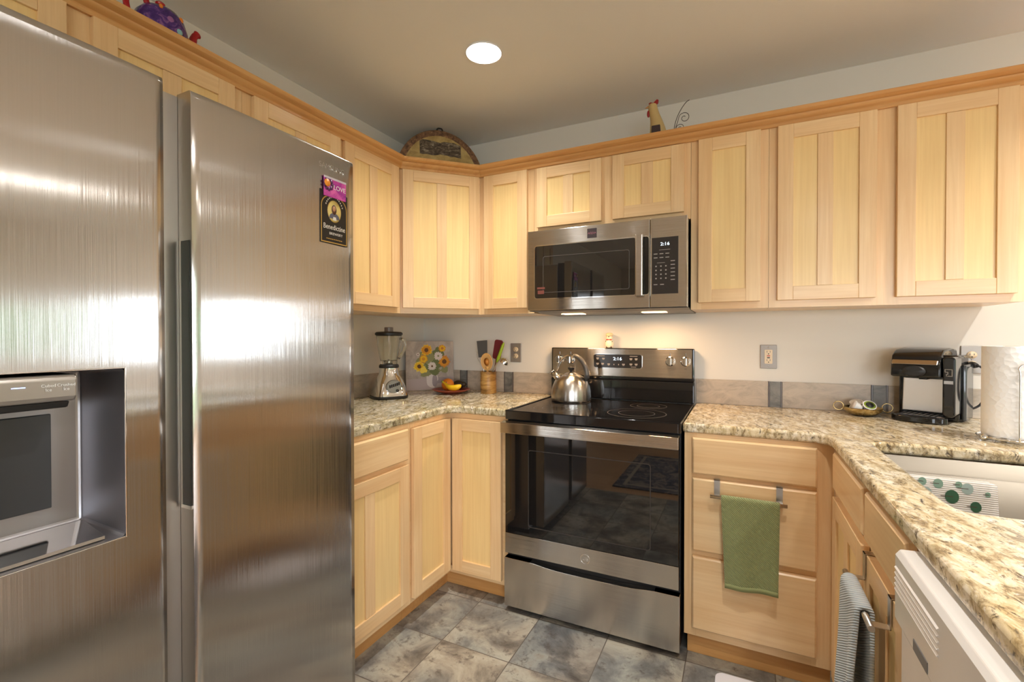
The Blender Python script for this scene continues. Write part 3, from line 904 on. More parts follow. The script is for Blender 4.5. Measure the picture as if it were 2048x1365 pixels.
m = MB(); m.tube([tuple(Vector(p) + Vector((.001, 0, .001))) for p in hp[8:]], [.010, .0115, .012, .0125, .013, .013, .0135, .014, .0145], 12); obj('handle_grip', m, plain('grip_grey', (.10, .095, .09, 1), .3), hd)
m = MB(); m.tube([(-.080, 0, .150), (-.076, 0, .128), (-.066, 0, .116)], .006, 8); m.tube([(.083, 0, .124), (.079, 0, .108), (.074, 0, .100)], .008, 8); obj('handle_bracket', m, BLACKM, hd)

# chef figurine on the backguard
FG = thing('chef_figurine', 'tiny cream pig chef figurine with a red bow standing on the range backguard', 'figurine', (1.262, -.036, 1.1887))
FG.scale = (1.15, 1.15, 1.08)
CREAM = plain('cream_glaze', lin(248, 234, 204), .3)
m = MB(); m.lathe([(.014, .0), (.017, .004), (.0195, .018), (.018, .030), (.012, .040), (.0125, .044), (.0145, .052), (.013, .060), (.009, .064), (.0001, .065)], seg=24); fb = obj('figurine_body', m, CREAM, FG, smooth=60)
m = MB(); m.lathe([(.013, .057), (.0165, .062), (.0165, .070), (.011, .075), (.0001, .076)], seg=20); obj('chef_hat', m, plain('hat_cream', lin(240, 216, 168), .5), FG, smooth=60)
m = MB(); m.ball((-.008, -.0105, .0415), .006, (1.1, .6, .55), 12); m.ball((.008, -.0105, .0415), .006, (1.1, .6, .55), 12); m.ball((0, -.012, .0415), .003, (1, 1, 1), 10); obj('bow', m, plain('bow_red', lin(196, 50, 36), .35), FG)
m = MB(); m.ball((-.015, -.009, .033), .0022, seg=8); m.ball((.015, -.009, .032), .0022, seg=8); m.ball((0, -.013, .056), .003, seg=8); obj('painted_dots', m, plain('dot_brown', lin(70, 50, 30), .5), FG)
m = MB()
for k in range(4): m.ball((-.0105 + k * .007, -.012, .004), .004, (1, 1, 1), 8)
obj('feet', m, plain('feet_brown', lin(96, 58, 40), .5), FG)

# ------------------------------------------------------------------ microwave
MW = thing('microwave', 'stainless over-the-range microwave with black window and keypad', 'microwave', (0, 0, 0))
MX0, MX1, MZ0, MZ1 = .9360, 1.6930, 1.3785, 1.7785
m = MB(); m.box(MX0 + .002, MX1 - .002, -.372, -.012, MZ0, MZ1); obj('case', m, BLACKM, MW)
m = MB(); m.box(MX0, 1.5345, -.3955, -.3725, MZ0 + .002, MZ1 - .001); md = obj('microwave_door', m, STEEL_R, MW, bevel=.0025)
m = MB(); m.box(1.5365, MX1, -.3955, -.3725, MZ0 + .002, MZ1 - .001); mp_ = obj('control_panel', m, STEEL_R, MW, bevel=.0025)
m = MB(); m.box(MX1 - .006, MX1 + .001, -.398, -.372, MZ0 + .002, MZ1 - .001); obj('edge_strip', m, CHROME, mp_, bevel=.002)
m = MB(); m.prism(rounded(.976, 1.472, 1.440, 1.700, .012), 'y', -.3968, -.3950); mw_ = obj('door_window', m, OVGLASS, md)
m = MB(); o_ = rounded(.973, 1.534, 1.437, 1.703, .014, 4)
wo, wi = rounded(.972, 1.5335, 1.436, 1.704, .014, 4), rounded(.9765, 1.531, 1.4405, 1.6995, .012, 4)
for i in range(len(wo)):
    j = (i + 1) % len(wo); m.prism([wo[i], wo[j], wi[j], wi[i]], 'y', -.3978, -.3950)
obj('window_trim', m, CHROME, md)
wo, wi = rounded(1.020, 1.445, 1.468, 1.648, .010, 4), rounded(1.0225, 1.4425, 1.4705, 1.6455, .009, 4); m = MB()
for i in range(len(wo)):
    j = (i + 1) % len(wo); m.prism([wo[i], wo[j], wi[j], wi[i]], 'y', -.3973, -.3967)
obj('window_outline', m, plain('window_line2', lin(84, 80, 78), .2), mw_)
m = MB(); m.box(1.470, 1.532, -.3966, -.3950, 1.4405, 1.6995); obj('handle_well', m, BLACK, md)
m = MB(); m.prism([(1.474, 0), (1.506, 0), (1.510, -.008), (1.506, -.016), (1.476, -.016), (1.472, -.008)], 'z', 1.432, 1.708); o = obj('microwave_handle', m, STEEL_R, md, (0, -.406, 0), bevel=.003)
for z in (1.455, 1.685):
    q = MB(); q.box(1.480, 1.502, -.4062, -.3966, z - .012, z + .012); obj('handle_post', q, STEEL_R, o, (0, .406, 0))
m = MB(); m.box(1.5440, 1.6560, -.3966, -.3950, 1.440, 1.690)
for r_ in range(4):
    for c in range(3): m.box(1.562 + c * .021 - .003, 1.562 + c * .021 + .003, -.3970, -.3965, 1.560 - r_ * .018, 1.5655 - r_ * .018, 1)
for r_ in range(2):
    for c in range(3): m.box(1.560 + c * .025 - .008, 1.560 + c * .025 + .008, -.3970, -.3965, 1.616 - r_ * .017, 1.6195 - r_ * .017, 1)
for r_ in range(6): m.box(1.624, 1.642, -.3970, -.3965, 1.582 - r_ * .0165, 1.5855 - r_ * .0165, 1)
for c in range(2): m.box(1.560 + c * .028 - .008, 1.560 + c * .028 + .008, -.3970, -.3965, 1.480, 1.4835, 1)
m.box(1.575, 1.622, -.3970, -.3965, 1.634, 1.6355, 1); m.box(1.566, 1.600, -.3970, -.3965, 1.577, 1.5785, 1)
kp = obj('keypad', m, [plain('keypad_black', (.030, .026, .025, 1), .14), PRINT], mp_)
text('clock_digits', '2:16', .020, DIGIT, kp, (1.600, -.3968, 1.660), FRONT, .0002, sx=1.15)
m = MB(); m.box(1.246, 1.292, -.3966, -.3950, 1.717, 1.762); bd = obj('maker_badge', m, plain('badge_dark', lin(66, 58, 62), .3), md)
m = MB(); zz = [(1.250 + k * .0048, 1.739 + (.007 if k % 2 else -.006) * (1 - abs(k - 4) / 7)) for k in range(9)]
m.tube([(x, -.3970, z) for x, z in zz], .0011, 6); obj('badge_script', m, plain('badge_pink', lin(196, 120, 140), .4), bd)
m = MB(); m.box(.992, 1.026, -.3974, -.3968, 1.462, 1.480); m.box(.989, 1.030, -.3974, -.3968, 1.486, 1.496); obj('window_sticker', m, plain('sticker_red', lin(120, 66, 56), .5), mw_)
# underside: vent lip and two warm task lamps
m = MB(); m.prism([(-.372, 1.3785), (-.020, 1.3785), (-.020, 1.366), (-.30, 1.370)], 'x', MX0 + .03, MX1 + .004); un = obj('vent_tray', m, plain('tray_grey', lin(96, 92, 88), .4), MW)
for x in (1.125, 1.530):
    m = MB(); m.box(x - .055, x + .055, -.27, -.20, 1.3655, 1.3675); obj('task_lamp', m, WARML, un)
for x in (1.125, 1.530): area('task_light', (x, -.235, 1.362), (0, 0, 0), .10, .06, 1.7, (1.0, .62, .32), spread=170)

# ------------------------------------------------------------------ dishwasher
DW = thing('dishwasher', 'white dishwasher at the near end of the sink worktop', 'dishwasher', (0, 0, 0))
m = MB(); m.box(2.20, 2.78, -2.105, -1.500, .02, .8735); obj('tub', m, APPL, DW)
m = MB(); m.box(2.158, 2.199, -2.103, -1.502, .10, .735); dd = obj('dishwasher_door', m, APPL, DW, bevel=.004, seg=3)
m = MB(); m.prism([(2.199, .735), (2.160, .735), (2.149, .748), (2.149, .862), (2.156, .872), (2.199, .874)], 'y', -2.104, -1.499); cp = obj('control_strip', m, APPL, DW, bevel=.003, seg=3)
for k in range(5):
    m = MB(); m.prism([(2.1495, .800 + k * .0095), (2.1465, .803 + k * .0095), (2.1495, .806 + k * .0095)], 'y', -1.705, -1.506); obj('vent_ridge', m, APPL, cp)
m = MB(); m.box(2.1478, 2.1495, -1.665, -1.603, .752, .769)
obj('name_strip', m, GREYP, cp)
m = MB(); m.box(2.23, 2.25, -2.10, -1.505, .001, .0195); obj('kick_plate', m, BLACKM, DW)
# peninsula end: plain cabinet panel past the dishwasher
m = MB(); m.box(2.2, 2.80, -2.128, -2.108, .001, .8775); tag(obj('end_panel', m, WV), 'maple end panel closing the worktop past the dishwasher', 'panel')

# ------------------------------------------------------------------ sink and mat
SK = thing('kitchen_sink', 'undermount double-bowl stainless steel sink in the granite worktop', 'sink', (0, 0, 0))
def bowl(y0, y1, zb):
    m = MB(); x0, x1 = 2.281, 2.711; r = .035
    top = rounded(x0, x1, y0, y1, r); mid = rounded(x0 + .004, x1 - .004, y0 + .004, y1 - .004, r); bot = rounded(x0 + .03, x1 - .03, y0 + .03, y1 - .03, .02)
    rings = [[m.b.verts.new((p[0], p[1], z)) for p in lp] for lp, z in ((top, .8775), (mid, zb + .03), (bot, zb))]
    for A, B in zip(rings, rings[1:]):
        for i in range(len(A)):
            f = m.b.faces.new((A[i], A[(i + 1) % len(A)], B[(i + 1) % len(A)], B[i])); f.smooth = True
    m.b.faces.new(rings[-1]); return m
obj('sink_bowl', bowl(-.902, -.703, .70), SINKST, SK, solid=.0012)
obj('sink_bowl', bowl(-1.357, -.918, .70), SINKST, SK, solid=.0012)
m = MB(); m.box(2.295, 2.69, -.9172, -.9028, .850, .870); obj('divider', m, SINKST, SK, bevel=.004)
for y in (-.82, -1.15):
    m = MB(); m.lathe([(.038, .7008), (.038, .704), (.028, .704), (.026, .7012)], (2.51, y, 0), 24, cap=False); obj('drain', m, CHROME, SK)
t_ = NT('tree_mat'); tc = t_.coords(scale=(1, 1, 1))
wv = t_.n('ShaderNodeTexWave', wave_type='BANDS', bands_direction='Z'); wv.inputs['Scale'].default_value = 60; t_.l(tc, wv.inputs['Vector'])
t_.base(t_.ramp(wv.outputs['Fac'], [(.25, lin(214, 200, 188)), (.5, lin(244, 240, 234))])); t_.set(Roughness=.8); t_.bump(wv.outputs['Fac'], .3, .002)
mat_top = .8735
MT = thing('sink_mat', 'white ribbed drying mat printed with green trees draped over the sink divider', 'mat', (0, 0, 0))
path = [(-.8982, .775), (-.8982, .845), (-.8988, .864), (-.903, mat_top), (-.910, mat_top + .001), (-.917, mat_top), (-.9212, .864), (-.9225, .845), (-.930, .79), (-.938, .735)]
MX = [2.292 + (2.497 - 2.292) * k / 12 for k in range(13)]
m = MB(); m.grid([[(x, y, z - (.006 * max(0, (x - 2.485) / .012) if abs(y + .910) < .02 else 0)) for x in MX] for y, z in path])
mm = obj('mat_cloth', m, t_.m, MT, solid=.002)
TREEC = [plain('tree_green_deep', lin(70, 112, 84), .8), plain('tree_green_soft', lin(150, 180, 160), .8), plain('tree_green_pale', lin(186, 204, 196), .8), plain('trunk_brown', lin(96, 74, 62), .8)]
m = MB()
def mat_y(z): return -.9225 - (.845 - z) * .0075 / .055 if z < .845 else -.9225
for x, z, r, c in ((2.345, .858, .011, 1), (2.378, .856, .013, 1), (2.352, .830, .015, 2), (2.405, .826, .018, 0), (2.372, .800, .013, 0), (2.437, .850, .015, 2), (2.452, .806, .014, 0), (2.43, .775, .014, 1), (2.39, .77, .013, 2), (2.48, .776, .012, 0), (2.477, .84, .007, 1), (2.42, .858, .009, 1), (2.40, .752, .012, 0), (2.312, .862, .010, 0), (2.325, .838, .010, 2), (2.33, .81, .012, 1), (2.345, .785, .010, 0), (2.46, .745, .011, 2)):
    y = mat_y(z - r) - .0022; n_ = 18
    for k_, (rx, rz) in enumerate(((r * .8, r),)):
        m.prism([(x + rx * math.cos(2 * PI * q / n_), z + rz * math.sin(2 * PI * q / n_)) for q in range(n_)], 'y', y, y + .0004, c)
    m.box(x - r * 1.3, x + .002, y - .0002, y, z - .0008, z + .0008, 3)
obj('tree_print', m, TREEC, MT)

# ------------------------------------------------------------------ electrical outlets
def outlet(x0, x1, z0, z1, label, kind):
    t = thing('electrical_outlet', label, 'outlet', ((x0 + x1) / 2, -.0005, (z0 + z1) / 2)); w2, h2 = (x1 - x0) / 2, (z1 - z0) / 2
    m = MB(); m.box(-w2, w2, -.006, 0, -h2, h2); p = obj('cover_plate', m, plain('plate_steel', lin(150, 142, 134), .38, .35), t, bevel=.002)
    IV = plain('outlet_ivory', lin(226, 206, 174), .35)
    if kind == 'gfci':
        m = MB(); m.prism(rounded(-.0165, .0165, -.0335, .0335, .003), 'y', -.0085, -.006); f = obj('receptacle', m, IV, t)
        m = MB()
        for z in (.023, -.017):
            m.box(-.0075, -.0055, -.0089, -.0085, z - .003, z + .005); m.box(.0055, .0075, -.0089, -.0085, z - .003, z + .005); m.lathe([(.0001, -.0085), (.0024, -.0085), (.0024, -.0089), (.0001, -.0089)], (0, 0, z - .009), 10, axis='y')
        obj('slots', m, DARK, f)
        m = MB(); m.box(-.007, .007, -.0095, -.0085, .002, .0065); obj('reset_button', m, plain('button_red', lin(196, 66, 44), .4), f)
        m = MB(); m.box(-.006, .006, -.0095, -.0085, -.007, -.0025); obj('test_button', m, BLACKM, f)
    else:
        for z in (.0195, -.0195):
            m = MB(); m.lathe([(.0165, -.006), (.0165, -.0085), (.0001, -.0086)], (0, 0, z), 24, axis='y', sy=.9); f = obj('receptacle', m, IV, t)
            m = MB(); m.box(-.0075, -.0055, -.0092, -.0085, z - .001, z + .006); m.box(.0055, .0075, -.0092, -.0085, z - .001, z + .006); m.lathe([(.0001, -.0085), (.0024, -.0085), (.0024, -.0092), (.0001, -.0092)], (0, 0, z - .008), 10, axis='y')
            obj('slots', m, DARK, f)
    m = MB()
    for z in ((h2 - .012, -h2 + .012) if kind == 'gfci' else (0,)): m.lathe([(.0001, -.006), (.003, -.006), (.003, -.0068), (.0001, -.0068)], (0, 0, z), 10, axis='y')
    obj('screw', m, NICKEL, p)
    return t


outlet(.649, .719, 1.096, 1.210, 'steel duplex outlet on the wall beside the utensil crock', 'duplex')
outlet(1.987, 2.057, 1.097, 1.210, 'steel-plated outlet with red and black buttons right of the range', 'gfci')
outlet(2.718, 2.787, 1.098, 1.212, 'steel duplex outlet with a black plug in it behind the coffee maker', 'duplex')

# ------------------------------------------------------------------ things on the left worktop
ZC = CT1 + .0005
# blender
BL = thing('blender', 'chrome kitchen blender with a glass jar and black lid', 'blender', (.163, -.535, ZC), (0, 0, R(58)))
m = MB()
def loft(secs, m, mat=0, n=28):
    rings = []
    for z, hx, hy, p in secs:
        ring = []
        for i in range(n):
            a = 2 * PI * i / n; c, s = math.cos(a), math.sin(a)
            ring.append(m.b.verts.new((math.copysign(abs(c) ** p, c) * hx, math.copysign(abs(s) ** p, s) * hy, z)))
        rings.append(ring)
    for A, B in zip(rings, rings[1:]):
        for i in range(n):
            f = m.b.faces.new((A[i], A[(i + 1) % n], B[(i + 1) % n], B[i])); f.smooth = True; f.material_index = mat
    for r_ in (rings[0], rings[-1]): m.b.faces.new(r_).material_index = mat
    return m
loft([(.016, .092, .088, .55), (.030, .090, .086, .55), (.080, .078, .072, .6), (.115, .062, .058, .7), (.128, .054, .052, .85), (.165, .050, .050, 1.0)], m); bb = obj('motor_base', m, CHROME, BL, smooth=50)
m = MB(); loft([(.0, .090, .086, .55), (.004, .094, .090, .55), (.0155, .094, .090, .55)], m); obj('foot_ring', m, BLACKM, BL, smooth=50)
m = MB(); m.lathe([(.043, 0), (.043, -.010), (.040, -.013), (.0001, -.013)], (0, -.079, .070), 32, axis='y', sy=.82); dl = obj('control_dial', m, plain('dial_silver', (.34, .35, .37, 1), .3, 1), bb, smooth=40)
m = MB()
for k in range(6): m.box(-.028 + k * .0098, -.0205 + k * .0098, -.0960, -.0918, .062 + k * .0028, .078 + k * .0028)
m.lathe([(.0001, -.092), (.008, -.092), (.008, -.098), (.0001, -.098)], (.016, 0, .047), 14, axis='y')
obj('dial_buttons', m, BLACK, dl)
m = MB(); m.lathe([(.052, .1652), (.054, .170), (.053, .180), (.046, .186)], seg=32); obj('jar_collar', m, BLACKM, BL, smooth=50)
t_ = NT('clear_glass'); t_.base((.93, .96, .94, 1)); t_.set(Roughness=.02, IOR=1.45); t_.b.inputs['Transmission Weight'].default_value = 1
GLASS = t_.m
m = MB(); m.lathe([(.043, .186), (.047, .205), (.058, .260), (.066, .320), (.069, .345), (.066, .345), (.063, .320), (.055, .260), (.044, .207), (.0001, .200)], seg=36, cap=False); jr = obj('glass_jar', m, GLASS, BL, smooth=60)
m = MB(); m.tube([(.064, 0, .325), (.090, 0, .318), (.096, 0, .290), (.086, 0, .255), (.066, 0, .228), (.052, 0, .215)], .008, 10); obj('jar_handle', m, GLASS, jr)
m = MB(); m.lathe([(.014, .187), (.012, .205), (.004, .212), (.0001, .214)], seg=14); m.box(-.030, .030, -.004, .004, .207, .209); m.box(-.004, .004, -.026, .026, .210, .212); obj('blade', m, NICKEL, jr)
m = MB(); m.lathe([(.064, .340), (.074, .346), (.074, .356), (.066, .362), (.028, .364)], seg=36); li = obj('jar_lid', m, BLACKM, BL, smooth=50)
m = MB(); m.lathe([(.024, .364), (.024, .386), (.021, .388), (.0001, .388)], seg=24); obj('lid_cap', m, plain('cap_grey', lin(132, 116, 108), .3), li, smooth=40)

# sunflower canvas leaning in the corner
PT = thing('canvas_painting', 'unframed canvas painting of sunflowers in a white vase leaning in the corner', 'painting', (.157, -.143, ZC), (R(-5), 0, PI / 4))
t_ = NT('canvas_ground'); n = t_.noise(t_.coords(scale=(14, 14, 10)), 1, 6, .6, .6)
t_.base(t_.ramp(n, [(.35, lin(158, 148, 140)), (.5, lin(176, 165, 156)), (.65, lin(192, 182, 172))])); t_.set(Roughness=.8)
PW, PH = .150, .308
m = MB(); m.box(-PW, PW, -.0, .018, 0, PH); obj('canvas', m, t_.m, PT, bevel=.002)
cols = {}
def pc(k, *rgb):
    cols[k] = len(cols); return plain('paint_' + k, lin(*rgb), .75)
PM = [pc('yellow', 232, 186, 36), pc('gold', 214, 146, 38), pc('orange', 204, 128, 48), pc('brown', 104, 66, 32), pc('leaf', 108, 116, 72), pc('moss', 138, 140, 96), pc('petal_white', 216, 206, 200), pc('vase', 214, 207, 204), pc('vase_shade', 156, 146, 150), pc('table', 178, 166, 166), pc('lemon', 240, 212, 84)]
m = MB(); lay = [0]
def Y(): lay[0] += 1; return -.0006 - .00006 * lay[0]
def blob(x, z, rx, rz, c, n=16, jit=.12, seed=0):
    rnd = random.Random(seed + int(x * 1e4) + int(z * 1e4) * 7); y = Y()
    pts = [(x + rx * math.cos(2 * PI * i / n) * rnd.uniform(1 - jit, 1 + jit), z + rz * math.sin(2 * PI * i / n) * rnd.uniform(1 - jit, 1 + jit)) for i in range(n)]
    m.prism(pts, 'y', y, y + .00005, cols[c])
def bloom(x, z, r, c1, c2, cc, n=15, rc=.34):
    rnd = random.Random(int(x * 999)); 
    for lay_c, k0, rr in ((c1, 0, 1.0), (c2, .5, .78)):
        y = Y()
        for i in range(n):
            a = 2 * PI * (i + k0) / n + rnd.uniform(-.1, .1); q = r * rr * rnd.uniform(.88, 1.08); wd = .62 * r * PI / n * 1.5
            ca, sa = math.cos(a), math.sin(a)
            m.prism([(x + ca * q, z + sa * q), (x + ca * q * .65 - sa * wd, z + sa * q * .65 + ca * wd), (x + ca * q * .2, z + sa * q * .2), (x + ca * q * .65 + sa * wd, z + sa * q * .65 - ca * wd)], 'y', y, y + .00004, cols[lay_c]); y -= .000004
    blob(x, z, r * rc, r * rc, cc)
y_ = Y(); m.prism([(-PW + .002, .004), (PW - .002, .004), (PW - .002, .085), (-PW + .002, .070)], 'y', y_, y_ + .00005, cols['table'])
blob(.062, .062, .050, .020, 'vase_shade'); blob(.010, .066, .036, .052, 'vase'); blob(.028, .060, .016, .040, 'vase_shade')
for x, z, rx, rz, c in ((.0, .135, .062, .040, 'moss'), (.02, .175, .070, .050, 'leaf'), (-.02, .205, .050, .045, 'moss'), (.055, .235, .035, .035, 'leaf'), (.03, .115, .030, .022, 'leaf'), (-.035, .105, .030, .024, 'moss'), (.09, .13, .02, .022, 'moss'), (-.06, .165, .03, .04, 'moss')): blob(x, z, rx, rz, c, 18, .25)
bloom(-.022, .252, .040, 'yellow', 'gold', 'brown'); bloom(-.068, .150, .038, 'lemon', 'yellow', 'brown'); bloom(-.040, .196, .030, 'gold', 'yellow', 'gold')
bloom(.090, .178, .042, 'orange', 'gold', 'brown'); bloom(.078, .262, .026, 'gold', 'yellow', 'orange'); bloom(.052, .214, .030, 'petal_white', 'petal_white', 'moss', 13, .2); bloom(.012, .150, .030, 'petal_white', 'petal_white', 'brown', 14, .2)
bloom(-.075, .225, .012, 'petal_white', 'petal_white', 'brown', 9, .3); blob(-.04, .125, .022, .018, 'lemon', 14, .3)
obj('painted_picture', m, PM, PT)

# fruit plate
PL = thing('fruit_plate', 'shallow terracotta red plate holding the orange and the banana', 'plate', (.355, -.210, ZC))
m = MB(); m.lathe([(.050, 0), (.052, .003), (.085, .010), (.112, .022), (.114, .024), (.109, .025), (.082, .0145), (.050, .0085), (.0001, .008)], seg=44); obj('dish', m, plain('terracotta', lin(150, 70, 52), .35), PL, smooth=50)
t_ = NT('orange_peel'); n = t_.noise(t_.coords(scale=(200, 200, 200)), 1, 2, .5); t_.base(lin(226, 132, 36)); t_.set(Roughness=.4); t_.bump(n, .25, .002)
OG = thing('orange', 'round orange lying on the terracotta plate behind the banana', 'fruit', (.318, -.190, ZC + .0465))
m = MB(); m.ball((0, 0, 0), .038, (1, 1, .95), 28); o = obj('peel', m, t_.m, OG)
m = MB(); m.lathe([(.004, .0355), (.003, .0375), (.0001, .0378)], seg=10); obj('stem_button', m, plain('stem_green', lin(96, 100, 50), .7), OG)
OG.rotation_euler = (R(60), 0, R(20))
AV = thing('avocado', 'dark green avocado lying behind the orange on the terracotta plate', 'fruit', (.352, -.122, ZC + .0425), (0, 0, R(15)))
m = MB(); m.ball((0, 0, 0), .026, (1.4, 1, 1.0), 20); m.ball((.030, 0, .002), .016, (1.2, 1, 1), 12); obj('skin', m, plain('avocado_skin', lin(56, 44, 30), .5), AV)
BN = thing('banana', 'small yellow banana lying across the front of the terracotta plate', 'fruit', (.385, -.245, ZC + .030))
bp_ = [(-.066 , .006, .034), (-.050, .004, .026), (-.030, 0, .014), (-.008, -.004, .007), (.018, -.005, .006), (.040, -.002, .012), (.053, .002, .020), (.058, .004, .025)]
m = MB(); m.tube(bp_, [.005, .008, .0135, .0175, .0185, .017, .011, .005], 10); o = obj('peel', m, plain('banana_yellow', lin(236, 192, 30), .4), BN, smooth=70)
m = MB(); m.tube([(-.066, .006, .034), (-.078, .008, .041)], [.0055, .0042], 8); obj('stem', m, plain('banana_green', lin(168, 178, 60), .5), BN)

# utensil crock and what stands in it
CKX, CKY = .557, -.118
CK = thing('utensil_crock', 'small amber-brown stoneware crock holding cooking utensils', 'crock', (CKX, CKY, ZC))
t_ = NT('stoneware'); n = t_.noise(t_.coords(scale=(8, 8, 55)), 1, 6, .65, .5)
t_.base(t_.ramp(n, [(.32, lin(98, 66, 28)), (.47, lin(150, 108, 52)), (.62, lin(190, 150, 88))])); t_.set(Roughness=.35); t_.bump(n, .35, .004)
m = MB(); m.lathe([(.046, 0), (.0475, .004), (.0475, .060), (.0465, .110), (.0485, .118), (.0485, .128), (.0455, .130), (.042, .126), (.042, .012), (.0001, .010)], seg=40); obj('crock_body', m, t_.m, CK, smooth=45)
ZB = ZC + .012
def utensil(name, label, base, tip, parts, cat='utensil'):
    """base/tip world points; local z runs along the handle"""
    d = Vector(tip) - Vector(base); q = Vector((0, 0, 1)).rotation_difference(d.normalized())
    t = thing(name, label, cat, base, q.to_euler()); L = d.length
    for nm, fn, mt in parts:
        m = MB(); fn(m, L); obj(nm, m, mt, t, smooth=50)
    return t
GREYM = plain('turner_grey', lin(112, 114, 118), .35, .6)
def rot_y(o, a): o.rotation_euler = (Matrix(o.rotation_euler.to_matrix()) @ Matrix.Rotation(a, 3, 'Z')).to_euler(); return o
utensil('spatula_turner', 'grey square-headed turner leaning left in the utensil crock', (CKX - .022, CKY - .001, ZB + .008), (CKX - .045, CKY + .002, ZC + .312),
        [('blade', lambda m, L: m.prism([(-.030, L - .100), (.030, L - .100), (.036, L), (-.036, L)], 'y', -.001, .001), GREYM), ('handle', lambda m, L: m.tube([(0, 0, .002), (0, 0, L - .100)], .0035, 8), NICKEL)])
utensil('whisk', 'thin wire whisk at the far left of the utensil crock', (CKX + .034, CKY + .012, ZB + .008), (CKX - .090, CKY + .022, ZC + .245),
        [('wire_loops', lambda m, L: [m.tube([(.016 * math.sin(PI * k / 10) * math.cos(a), .016 * math.sin(PI * k / 10) * math.sin(a), L - .09 + .09 * k / 10) for k in range(11)], .0006, 5) for a in (0, PI / 3, 2 * PI / 3, PI, 4 * PI / 3, 5 * PI / 3)], NICKEL), ('handle', lambda m, L: m.tube([(0, 0, .002), (0, 0, L - .09)], .003, 8), NICKEL)])
MAROON = plain('silicone_maroon', lin(112, 34, 40), .45)
utensil('silicone_spatula', 'maroon silicone spatula with a long rounded blade standing in the crock', (CKX + .012, CKY + .022, ZB + .008), (CKX + .055, CKY + .034, ZC + .316),
        [('blade', lambda m, L: m.prism([(p[0], p[1]) for p in rounded(-.026, .026, L - .115, L, .014)], 'y', -.005, .005), MAROON), ('handle', lambda m, L: m.tube([(0, 0, .002), (0, 0, L - .110)], .005, 8), MAROON)])
LIME = plain('silicone_lime', lin(150, 176, 28), .45)
utensil('silicone_spatula', 'slim lime green spatula handle standing right of the maroon spatula', (CKX - .008, CKY - .000, ZB + .008), (CKX + .096, CKY + .014, ZC + .300),
        [('blade', lambda m, L: m.tube([(0, 0, L - .125), (0, 0, L - .10), (0, 0, L - .02), (0, 0, L)], [.007, .010, .009, .004], 10), LIME), ('handle', lambda m, L: m.tube([(0, 0, .002), (0, 0, L - .125)], .0045, 8), NICKEL)])
SPW = wood('spoon_wood', lin(228, 184, 118), lin(206, 154, 88), 2, .5)
sp_ = utensil('wooden_spoon', 'pale wooden spoon with an oval bowl at the front of the crock', (CKX + .006, CKY - .018, ZB + .008), (CKX + .014, CKY - .050, ZC + .240),
        [('spoon_bowl', lambda m, L: m.lathe([(.0001, .006), (.032, .005), (.039, .0), (.037, -.005), (.024, .001), (.0001, .003)], (0, 0, L - .052), 24, axis='y', sy=1.35), SPW), ('handle', lambda m, L: m.tube([(0, .004, .002), (0, .004, L - .10), (0, .003, L - .080)], [.006, .007, .012], 10), SPW)])
m = MB(); m.lathe([(.0001, -.0005), (.018, -.001), (.0001, -.0015)], seg=20, axis='y', sy=1.3); o = obj('bowl_oval', m, plain('spoon_orange', lin(214, 140, 60), .5), sp_); o.location = (0, 0, (Vector((CKX + .014, CKY - .050, ZC + .240)) - Vector((CKX + .006, CKY - .018, ZB + .008))).length - .052)  # flat orange oval set in the middle of the spoon bowl
utensil('ladle', 'chrome soup ladle hooked over the right rim of the crock', (CKX - .034, CKY - .012, ZB + .012), (CKX + .080, CKY - .010, ZC + .205),
        [('ladle_bowl', lambda m, L: m.lathe([(.0001, L + .030), (.018, L + .026), (.026, L + .014), (.028, L), (.026, L), (.016, L + .022), (.0001, L + .026)], (.036, 0, -.004), 24), CHROME), ('handle', lambda m, L: m.tube([(0, 0, .002), (0, 0, L - .03), (.006, 0, L), (.020, 0, L + .018), (.036, 0, L + .024)], .004, 8), NICKEL)])

# ------------------------------------------------------------------ things on the right worktop
# brass bowl with coffee pods
BW = thing('brass_bowl', 'small brass bowl with two ring handles holding coffee pods', 'bowl', (2.370, -.105, ZC))
BRASS = plain('antique_brass', (.55, .42, .20, 1), .22, 1)
m = MB(); m.lathe([(.030, 0), (.050, .006), (.066, .020), (.071, .032), (.069, .034), (.063, .021), (.048, .010), (.0001, .008)], seg=40); obj('bowl_shell', m, BRASS, BW, smooth=50)
for s in (-1, 1):
    m = MB(); m.tube([(s * (.085 + .018 * math.cos(2 * PI * k / 18)), 0, .036 + .018 * math.sin(2 * PI * k / 18)) for k in range(18)], .0022, 8, closed=True); obj('ring_handle', m, BRASS, BW)
PODW = plain('pod_white', lin(236, 234, 230), .4)
def pod(label, loc, rot, prints):
    t = thing('coffee_pod', label, 'coffee pod', loc, rot, None)
    m = MB(); m.lathe([(.017, -.030), (.0225, -.002), (.025, -.001), (.025, .001), (.0001, .001)], seg=28); obj('cup', m, PODW, t, smooth=45)
    m = MB()
    for k, (r0, mt) in enumerate(prints): m.lathe([(.0001, .0011 + k * .0001), (r0, .0011 + k * .0001), (r0, .0012 + k * .0001), (.0001, .0012 + k * .0001)], seg=24, mat=k)
    obj('foil_lid', m, [p[1] for p in prints], t)
POD_G = plain('pod_green', lin(150, 176, 60), .4); POD_B = plain('pod_black', lin(40, 42, 42), .4)
pod('coffee pod with green and black lid at the front of the brass bowl', (2.390, -.130, ZC + .047), (R(42), R(12), 0), [(.021, POD_G), (.015, POD_B)])
pod('plain white coffee pod at the back of the brass bowl', (2.352, -.085, ZC + .052), (R(20), R(-10), 0), [(.022, PODW)])
pod('white coffee pod tipped on its side at the left of the brass bowl', (2.333, -.122, ZC + .040), (R(8), R(-62), 0), [(.022, plain('pod_foil', lin(226, 218, 212), .3))])

